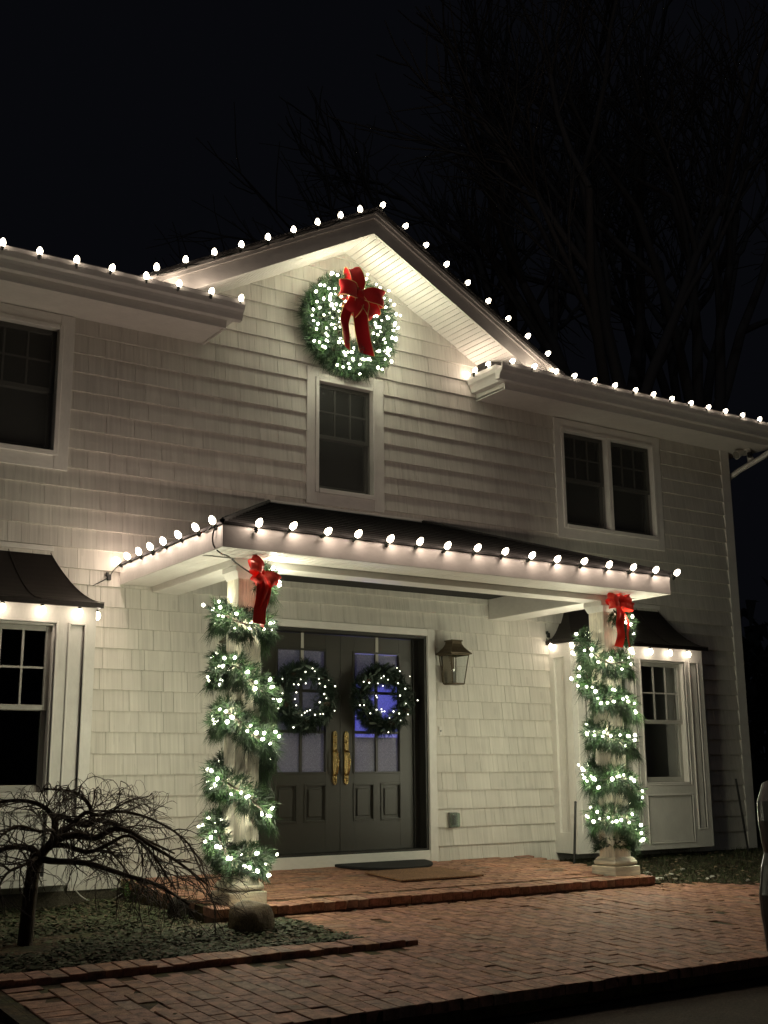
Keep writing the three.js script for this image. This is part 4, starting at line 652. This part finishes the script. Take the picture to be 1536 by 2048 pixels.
{
  const f = thing('flood_light', 'unlit twin security flood light under the right eave corner', 'flood light', null, 11.72, 4.915, 0.24);
  mesh('base', metric(new THREE.CylinderGeometry(0.05, 0.055, 0.03, 16).translate(0, -0.013, 0)), M.trim, f);
  for (const [dx, rz] of [[-0.09, 1.15], [0.11, -0.7]]) { const h = mesh('lamp_head', [metric(new THREE.CylinderGeometry(0.028, 0.056, 0.13, 16).translate(0, -0.1, 0)), metric(new THREE.CylinderGeometry(0.012, 0.012, 0.05, 8).translate(0, -0.02, 0))], M.trim, f); h.position.set(dx * 0.3, -0.03, 0); h.rotation.set(0.3, 0, -rz); mesh('lens', metric(new THREE.CylinderGeometry(0.05, 0.05, 0.006, 16).translate(0, -0.167, 0)), M.sash, h); }
  mesh('sensor', metric(new RoundedBoxGeometry(0.05, 0.07, 0.05, 2, 0.012).translate(0.02, -0.075, 0.03)), M.black, f);
}
// ---------------------------------------------------------------- the blue light in the hall
{
  const s = thing('hall_screen', 'glowing blue screen seen through the frosted door panes', 'screen', null, 7.25, 1.62, -1.6);
  mesh('panel', box(-0.5, 0.5, -0.3, 0.3, -0.012, 0.0), M.screen, s); mesh('bezel', [box(-0.53, 0.53, -0.33, -0.3, -0.04, 0.006), box(-0.53, 0.53, 0.3, 0.33, -0.04, 0.006), box(-0.53, -0.5, -0.3, 0.3, -0.04, 0.006), box(0.5, 0.53, -0.3, 0.3, -0.04, 0.006), box(-0.5, 0.5, -0.3, 0.3, -0.04, -0.0125)], M.black, s);
  mesh('stand', [box(-0.04, 0.04, -1.55, -0.33, -0.05, -0.02), box(-0.3, 0.3, -1.64, -1.55, -0.2, 0.15)], M.black, s);
}
const hallLight = new THREE.RectAreaLight(lin(0.34, 0.34, 1.0), 8.0, 1.0, 0.6); hallLight.name = 'hall_screen_light'; hallLight.position.set(7.25, 1.62, -1.585); hallLight.lookAt(7.25, 1.62, 5); scene.add(hallLight);

// ---------------------------------------------------------------- things on the ground
{
  const mat = (name, label, pts, y, h, m) => { const s = new THREE.Shape(); s.setFromPoints(new THREE.SplineCurve(pts.map(([x, z]) => new THREE.Vector2(x, -z))).getPoints(60)); const g = new THREE.ExtrudeGeometry(s, { depth: h, bevelEnabled: true, bevelSize: 0.004, bevelThickness: 0.004, bevelSegments: 1 }).rotateX(-Math.PI / 2 + TILT).translate(0, y, 0); tag(mesh(name, metric(g), m), label, 'doormat'); };
  const half = []; for (let i = 0; i <= 20; i++) { const a = Math.PI * i / 20; half.push([6.22 - 0.5 * Math.cos(a), 0.09 + 0.46 * Math.sin(a)]); } half.push([6.6, 0.07], [6.2, 0.065], [5.8, 0.07], [5.72, 0.09]);
  mat('doormat', 'black half round rubber doormat at the front door', half, 0.1, 0.014, M.rubber);
  mat('doormat', 'tan flat mat lying on the bricks before the black doormat', [[5.72, 0.62], [5.95, 0.6], [6.5, 0.6], [6.53, 0.65], [6.53, 1.18], [6.48, 1.23], [5.75, 1.22], [5.7, 1.18], [5.7, 0.68], [5.72, 0.62]], 0.101, 0.007, M.mat);
}
function rock(x, y, z, sx, sy, sz, seed, label, mat = M.stone, grp, cat = 'rock', detail = 4) {
  const g = new THREE.IcosahedronGeometry(1, detail), p = g.attributes.position, n = noiser(seed), v = V(0, 0, 0);
  for (let i = 0; i < p.count; i++) { v.fromBufferAttribute(p, i).normalize(); const k = 1 + 0.3 * (n(v.x / 4 + 0.5, v.y / 4 + v.z / 6 + 0.5, 6, 6) - 0.5) + 0.1 * (n(v.x / 3 + 0.5, v.z / 3 + v.y / 5 + 0.5, 22, 22) - 0.5), c = Math.pow(Math.abs(v.x) ** 3.4 + Math.abs(v.y) ** 3.4 + Math.abs(v.z) ** 3.4, -1 / 3.4); p.setXYZ(i, v.x * k * c * sx, v.y * k * c * sy, v.z * k * c * sz); }
  g.computeVertexNormals(); let h = detail > 2 ? mergeVertices((g.deleteAttribute('uv'), g.deleteAttribute('normal'), g)) : g; h.computeVertexNormals(); h = metric(h);
  const m = mesh(cat === 'pebble' ? 'pebble' : 'rock', h, mat); m.position.set(x, y, z); m.rotation.y = seed; return tag(m, label, cat, grp);
}
rock(3.755, -0.04, 2.29, 0.145, 0.125, 0.125, 3.4, 'rounded tan boulder at the corner of the porch floor');
rock(3.6, -0.03, 1.42, 0.065, 0.085, 0.065, 7.1, 'small dark rock left of the left column base', std({ color: lin(0.06, 0.055, 0.05), map: T.soil, bumpMap: T.rough, bumpScale: 0.006, roughness: 0.8 }));
{ const r = rng(61); for (let i = 0; i < 16; i++) { const x = lerp(8.15, 9.7, r() * r() + 0.02), z = lerp(0.9, 1.55 + 0.5 * (x - 8.1), r()); rock(x, groundY(0.015, z), z, lerp(0.014, 0.042, r()), 0.012, lerp(0.012, 0.03, r()), 0.37 * i + 1, 'small white stone lying in the grass beside the right column', M.pebble, 'white stones in the grass', 'pebble', 1); }
  for (let i = 0; i < 9; i++) { const x = lerp(3.48, 3.68, r()), z = lerp(1.55, 2.05, r()); rock(x, -0.125 + r() * 0.015, z, lerp(0.015, 0.035, r()), 0.014, lerp(0.014, 0.03, r()), 0.53 * i + 2, 'small grey pebble between the dark rock and the boulder', M.grit, 'pebbles by the porch corner', 'pebble', 1); } }
for (const [b, t, label] of [[[8.042, -0.06, 0.75], [8.1, 0.63, 0.75], 'thin black marker stake upright before the right bay window'], [[11.144, -0.05, 0.3], [11.01, 0.82, 0.3], 'thin black marker stake leaning by the right house corner']]) {
  const s = tag(mesh('marker_stake', tube([b, V(...b).lerp(V(...t), 0.5), t], 0.013, 0.012, 8, false), M.black), label, 'stake'); mesh('tip', new THREE.SphereGeometry(0.014, 8, 6).translate(...t), M.black, s); }
{ // fern
  const f = thing('fern', 'small bright green fern by the foundation behind the tree', 'fern', null, 3.72, -0.12, 0.3), r = rng(5);
  for (let k = 0; k < 13; k++) { const a = r() * 6.28, L = lerp(0.2, 0.34, r()), pos = [], P = (t) => V(Math.cos(a) * L * t, 0.2 * L / 0.3 * Math.sin(t * 2.0) , Math.sin(a) * L * t * 0.7), side = V(-Math.sin(a), 0.1, Math.cos(a)); for (let i = 1; i < 16; i++) for (const s of [-1, 1]) { const t = i / 16, p = P(t), w = 0.055 * Math.sin(Math.PI * Math.pow(t, 0.7)) + 0.008, q = P(t - 0.035), e = p.clone().addScaledVector(side, s * w); pos.push(...q.toArray(), ...e.toArray(), ...p.toArray()); } mesh('frond', fromTris(pos), M.fern, f); }
}
// ---------------------------------------------------------------- the small bare weeping tree
{
  const r = rng(17), T2 = thing('weeping_tree', 'small bare weeping tree with crooked limbs in front of the left bay', 'tree', null, 2.307, -0.14, 2.05), o = [2.307, -0.14, 2.05], L = (p, dz) => p.map(([x, y], i) => V(x - o[0], y - o[1], dz * i / (p.length - 1) + 0.012 * Math.sin(i * 2.1 + dz * 9)));
  mesh('trunk', [tube([V(0, -0.06, 0), V(0.0, 0.05, 0), V(0.01, 0.3, 0.01), V(0.03, 0.5, 0), V(0.075, 0.6, -0.01)], 0.05, 0.04, 12).toNonIndexed(), tube([V(0.0, -0.03, 0), V(0.0, 0.06, 0.0)], 0.075, 0.048, 12, false).toNonIndexed(), tube([V(0.03, 0.48, 0), V(0.02, 0.56, 0), V(0.035, 0.62, 0.01)], 0.034, 0.026, 8).toNonIndexed()], M.bark, T2);
  const limbs = [
    [[[2.36, 0.42], [2.40, 0.48], [2.463, 0.54], [2.573, 0.562], [2.69, 0.541], [2.805, 0.595], [2.905, 0.571], [3.004, 0.505], [3.2, 0.385], [3.42, 0.22]], 0.25, 0.032, 0.007],
    [[[2.44, 0.5], [2.466, 0.58], [2.473, 0.655], [2.54, 0.672], [2.62, 0.628], [2.77, 0.642], [2.89, 0.625], [3.14, 0.505], [3.37, 0.4]], -0.2, 0.027, 0.007],
    [[[2.38, 0.42], [2.423, 0.409], [2.606, 0.394], [2.855, 0.31], [3.012, 0.255], [3.2, 0.13]], 0.45, 0.024, 0.008],
    [[[2.37, 0.42], [2.34, 0.46], [2.257, 0.499], [2.14, 0.505], [1.95, 0.44], [1.75, 0.3]], 0.2, 0.026, 0.008],
    [[[2.46, 0.6], [2.473, 0.655], [2.423, 0.73], [2.34, 0.769], [2.207, 0.775], [2.0, 0.72], [1.8, 0.58]], -0.35, 0.02, 0.007],
    [[[2.62, 0.625], [2.69, 0.62], [2.712, 0.7], [2.672, 0.784], [2.606, 0.826], [2.53, 0.841], [2.42, 0.85]], -0.15, 0.019, 0.006],
    [[[2.5, 0.56], [2.6, 0.66], [2.66, 0.7], [2.72, 0.68], [2.85, 0.7], [3.05, 0.66], [3.3, 0.52], [3.45, 0.34]], 0.1, 0.017, 0.005],
    [[[2.42, 0.5], [2.5, 0.5], [2.62, 0.46], [2.72, 0.5], [2.82, 0.56], [2.95, 0.45], [3.05, 0.28]], 0.5, 0.018, 0.006],
    [[[2.36, 0.44], [2.3, 0.42], [2.2, 0.4], [2.08, 0.36], [1.98, 0.2]], 0.4, 0.016, 0.005],
    [[[2.4, 0.46], [2.44, 0.52], [2.38, 0.6], [2.28, 0.6], [2.1, 0.64], [1.9, 0.5]], 0.45, 0.017, 0.005],
    [[[2.4, 0.47], [2.5, 0.55], [2.58, 0.6], [2.72, 0.56], [2.88, 0.5], [3.1, 0.3], [3.25, 0.12]], -0.5, 0.016, 0.005],
  ];
  const twigs = [], grow = (p, d, len, rad, depth) => {
    const pts = [p.clone()], q = p.clone(), v = d.clone().normalize(), n = 5;
    for (let i = 0; i < n; i++) { v.add(unit(r).multiplyScalar(0.22)); v.y -= depth ? 0.05 : 0.13; v.normalize(); q.addScaledVector(v, len / n); if (q.y < 0.06) q.y = 0.06; if (q.y > 0.96) v.y -= 0.6; pts.push(q.clone()); if (depth > 0 && r() < 0.62) grow(q, v.clone().add(unit(r).multiplyScalar(0.75)), len * lerp(0.4, 0.75, r()), rad * 0.62, depth - 1); }
    twigs.push(tube(pts, rad, Math.max(0.0011, rad * 0.45), 4, false).toNonIndexed());
  };
  limbs.forEach(([pts, dz, r0, r1], i) => {
    const p = L(pts, dz); mesh('branch', tube(p, r0, r1, 8), M.bark, T2);
    const c = new THREE.CatmullRomCurve3(p), n = i < 3 ? 26 : 17;
    for (let k = 0; k < n; k++) { const t = lerp(0.22, 1, (k + r()) / n), s = c.getPoint(t), tan = c.getTangent(t); const out = tan.multiplyScalar(0.8).add(unit(r).multiplyScalar(0.9)); out.y += 0.1 * r(); grow(s, out, lerp(0.13, 0.36, r()), lerp(0.0036, 0.0062, r()), 2); }
  });
  const tips = [[2.6, 0.82, -0.1], [2.56, 0.84, -0.12], [2.7, 0.76, -0.1], [2.9, 0.62, 0], [3.1, 0.55, 0.05], [3.2, 0.55, -0.1], [2.5, 0.8, 0.0], [2.65, 0.8, 0.05], [3.3, 0.48, 0.02], [2.3, 0.75, -0.2]];
  for (const [x, y, z] of tips) for (let k = 0; k < 1; k++) grow(V(x - o[0], y - o[1], z), V((r() - 0.4) * 0.9, 1.1, (r() - 0.5) * 0.5), lerp(0.09, 0.2, r()), 0.003, 1);
  mesh('twigs', twigs, M.twig, T2).userData.kind = 'stuff';
}
// ---------------------------------------------------------------- bare trees behind the house
function bareTree(x, z, h, seed, label) {
  const t = thing('bare_tree', label, 'tree', 'bare trees behind the house', x, groundY(-0.36, Math.max(-14, z)), z), r = rng(seed), limbs = [], fine = [];
  const grow = (p, d, len, rad, depth) => { const pts = [p.clone()], q = p.clone(), v = d.clone().normalize(), n = 4; for (let i = 0; i < n; i++) { v.add(unit(r).multiplyScalar(0.16)); v.y += 0.05; v.normalize(); q.addScaledVector(v, len / n); pts.push(q.clone()); if (depth && i > 0) for (let k = 0; k < (depth > 2 ? 1 : 2); k++) grow(q, v.clone().add(unit(r).multiplyScalar(0.75)), len * lerp(0.45, 0.7, r()), rad * lerp(0.42, 0.6, r()), depth - 1); } (depth > 1 ? limbs : fine).push(tube(pts, rad, rad * 0.55, depth > 1 ? 6 : 3, false).toNonIndexed()); };
  mesh('trunk', tube([V(0, -0.3, 0), V(0.1, h * 0.2, 0), V(0.0, h * 0.42, 0.1)], h * 0.017, h * 0.012, 9), M.nightBark, t);
  for (let k = 0; k < 4; k++) grow(V(0, h * (0.36 + 0.02 * k), 0.08), V((k - 1.5) * 0.35 + (r() - 0.5) * 0.2, 1, (r() - 0.5) * 0.7), h * 0.36, h * 0.008, 3);
  mesh('branch', limbs, M.nightBark, t); mesh('crown', fine, M.nightBark, t).userData.kind = 'stuff';
}
[[24, -18, 25, 6], [27, -24, 27, 7], [19.5, -9.5, 20, 9], [31, -18, 26, 10], [24, -11, 22, 11], [22.5, -13, 23, 12]].forEach(([x, z, h, s]) => bareTree(x, z, h, s, 'tall leafless tree standing dark against the night sky behind the house'));
{ // the woods behind, one dark mass
  const r = rng(31), pos = [], col = [];
  for (let i = 0; i < 5200; i++) { const x = lerp(13, 75, r()), z = -26 - 14 * r() - 0.1 * x, top = 7 + 3.5 * N1(x / 60, 0.3, 20, 5) + 2 * N2(x / 60, 0.2, 60, 5), y = top * Math.pow(r(), 0.8) - 0.5, s = lerp(0.5, 1.6, r()); for (let v = 0; v < 3; v++) pos.push(x + (r() - 0.5) * s * 1.4, y + (r() - 0.5) * s * 2, z + (r() - 0.5) * s); for (let v = 0; v < 3; v++) col.push(0.02, 0.024, 0.018); }
  const w = mesh('woods', fromTris(pos, null, col), M.needle); w.userData = { kind: 'stuff', label: 'dark mass of woods far behind the house', category: 'woods' };
}
// ---------------------------------------------------------------- parked car
{
  const car = thing('parked_car', 'dark glossy parked car at the edge of the brick paving', 'car', null, 6.25, -0.34, 4.42), W = 1.78;
  const y = (v) => v + 0.34 + 0.02;
  const rear = [[0.11, y(-0.16)], [0.1, y(-0.06)], [0.085, y(0.02)], [0.08, y(0.13)], [0.12, y(0.29)], [0.16, y(0.385)], [0.14, y(0.47)], [0.122, y(0.6)], [0.125, y(0.7)], [0.17, y(0.78)], [0.185, y(0.86)], [0.17, y(0.92)], [0.23, y(1.03)]];
  const body = new THREE.Shape([...rear.slice(0, 10), [0.55, y(0.86)], [2.9, y(0.82)], [3.9, y(0.68)], [4.25, y(0.5)], [4.32, y(0.2)], [4.25, y(-0.12)], [3.9, y(-0.17)]].map(([a, b]) => new THREE.Vector2(a, b)));
  const ex = (s, d, bev) => { const g = new THREE.ExtrudeGeometry(s, { depth: d - 2 * bev, bevelEnabled: true, bevelSize: bev * 0.8, bevelThickness: bev, bevelSegments: 5 }); g.translate(0, 0, bev); return metric(mergeVertices(g)); };
  mesh('body', ex(body, W, 0.09), M.carPaint, car);
  const cab = new THREE.Shape([[0.17, y(0.78)], [0.185, y(0.86)], [0.23, y(1.03)], [0.5, y(1.2)], [0.95, y(1.27)], [1.9, y(1.24)], [2.5, y(1.08)], [3.0, y(0.82)], [0.55, y(0.84)]].map(([a, b]) => new THREE.Vector2(a, b)));
  mesh('cabin', ex(cab, W - 0.16, 0.12).translate(0, 0, 0.08), M.carPaint, car);
  const win = (p) => { const s = new THREE.Shape(p.map(([a, b]) => new THREE.Vector2(a, y(b)))); return [metric(new THREE.ExtrudeGeometry(s, { depth: 0.012, bevelEnabled: false }).translate(0, 0, 0.07)), metric(new THREE.ExtrudeGeometry(s, { depth: 0.012, bevelEnabled: false }).translate(0, 0, W - 0.08))]; };
  mesh('window', win([[0.62, 0.88], [0.7, 1.12], [1.02, 1.2], [1.5, 1.2], [1.5, 0.87]]), M.carGlass, car); mesh('window', win([[1.56, 0.87], [1.56, 1.2], [1.9, 1.18], [2.35, 1.05], [2.65, 0.86]]), M.carGlass, car);
  for (const z of [0.05, W - 0.2]) mesh('tail_light', metric(new RoundedBoxGeometry(0.1, 0.24, 0.2, 3, 0.04).translate(0.135, y(0.6), z + 0.08)), M.tailGlass, car);
  mesh('bumper_trim', [metric(new RoundedBoxGeometry(0.03, 0.02, W - 0.3, 2, 0.008).translate(0.07, y(0.15), W / 2)), metric(new RoundedBoxGeometry(0.03, 0.02, W - 0.5, 2, 0.008).translate(0.14, y(0.74), W / 2))], M.chrome, car);
  for (const x of [0.85, 3.45]) for (const z of [0.1, W - 0.1]) { const w = mesh('wheel', new THREE.TorusGeometry(0.235, 0.085, 12, 28).translate(x, 0.32, z), M.rubber, car); mesh('rim', [new THREE.CylinderGeometry(0.17, 0.17, 0.1, 20).rotateX(Math.PI / 2).translate(x, 0.32, z), new THREE.CylinderGeometry(0.05, 0.05, 0.14, 12).rotateX(Math.PI / 2).translate(x, 0.32, z)], M.chrome, w); }
}
// ---------------------------------------------------------------- draw
const renderer = new THREE.WebGLRenderer({ antialias: true });
renderer.toneMapping = THREE.LinearToneMapping; renderer.toneMappingExposure = EXPOSURE; renderer.shadowMap.enabled = true;
renderer.render(scene, camera);
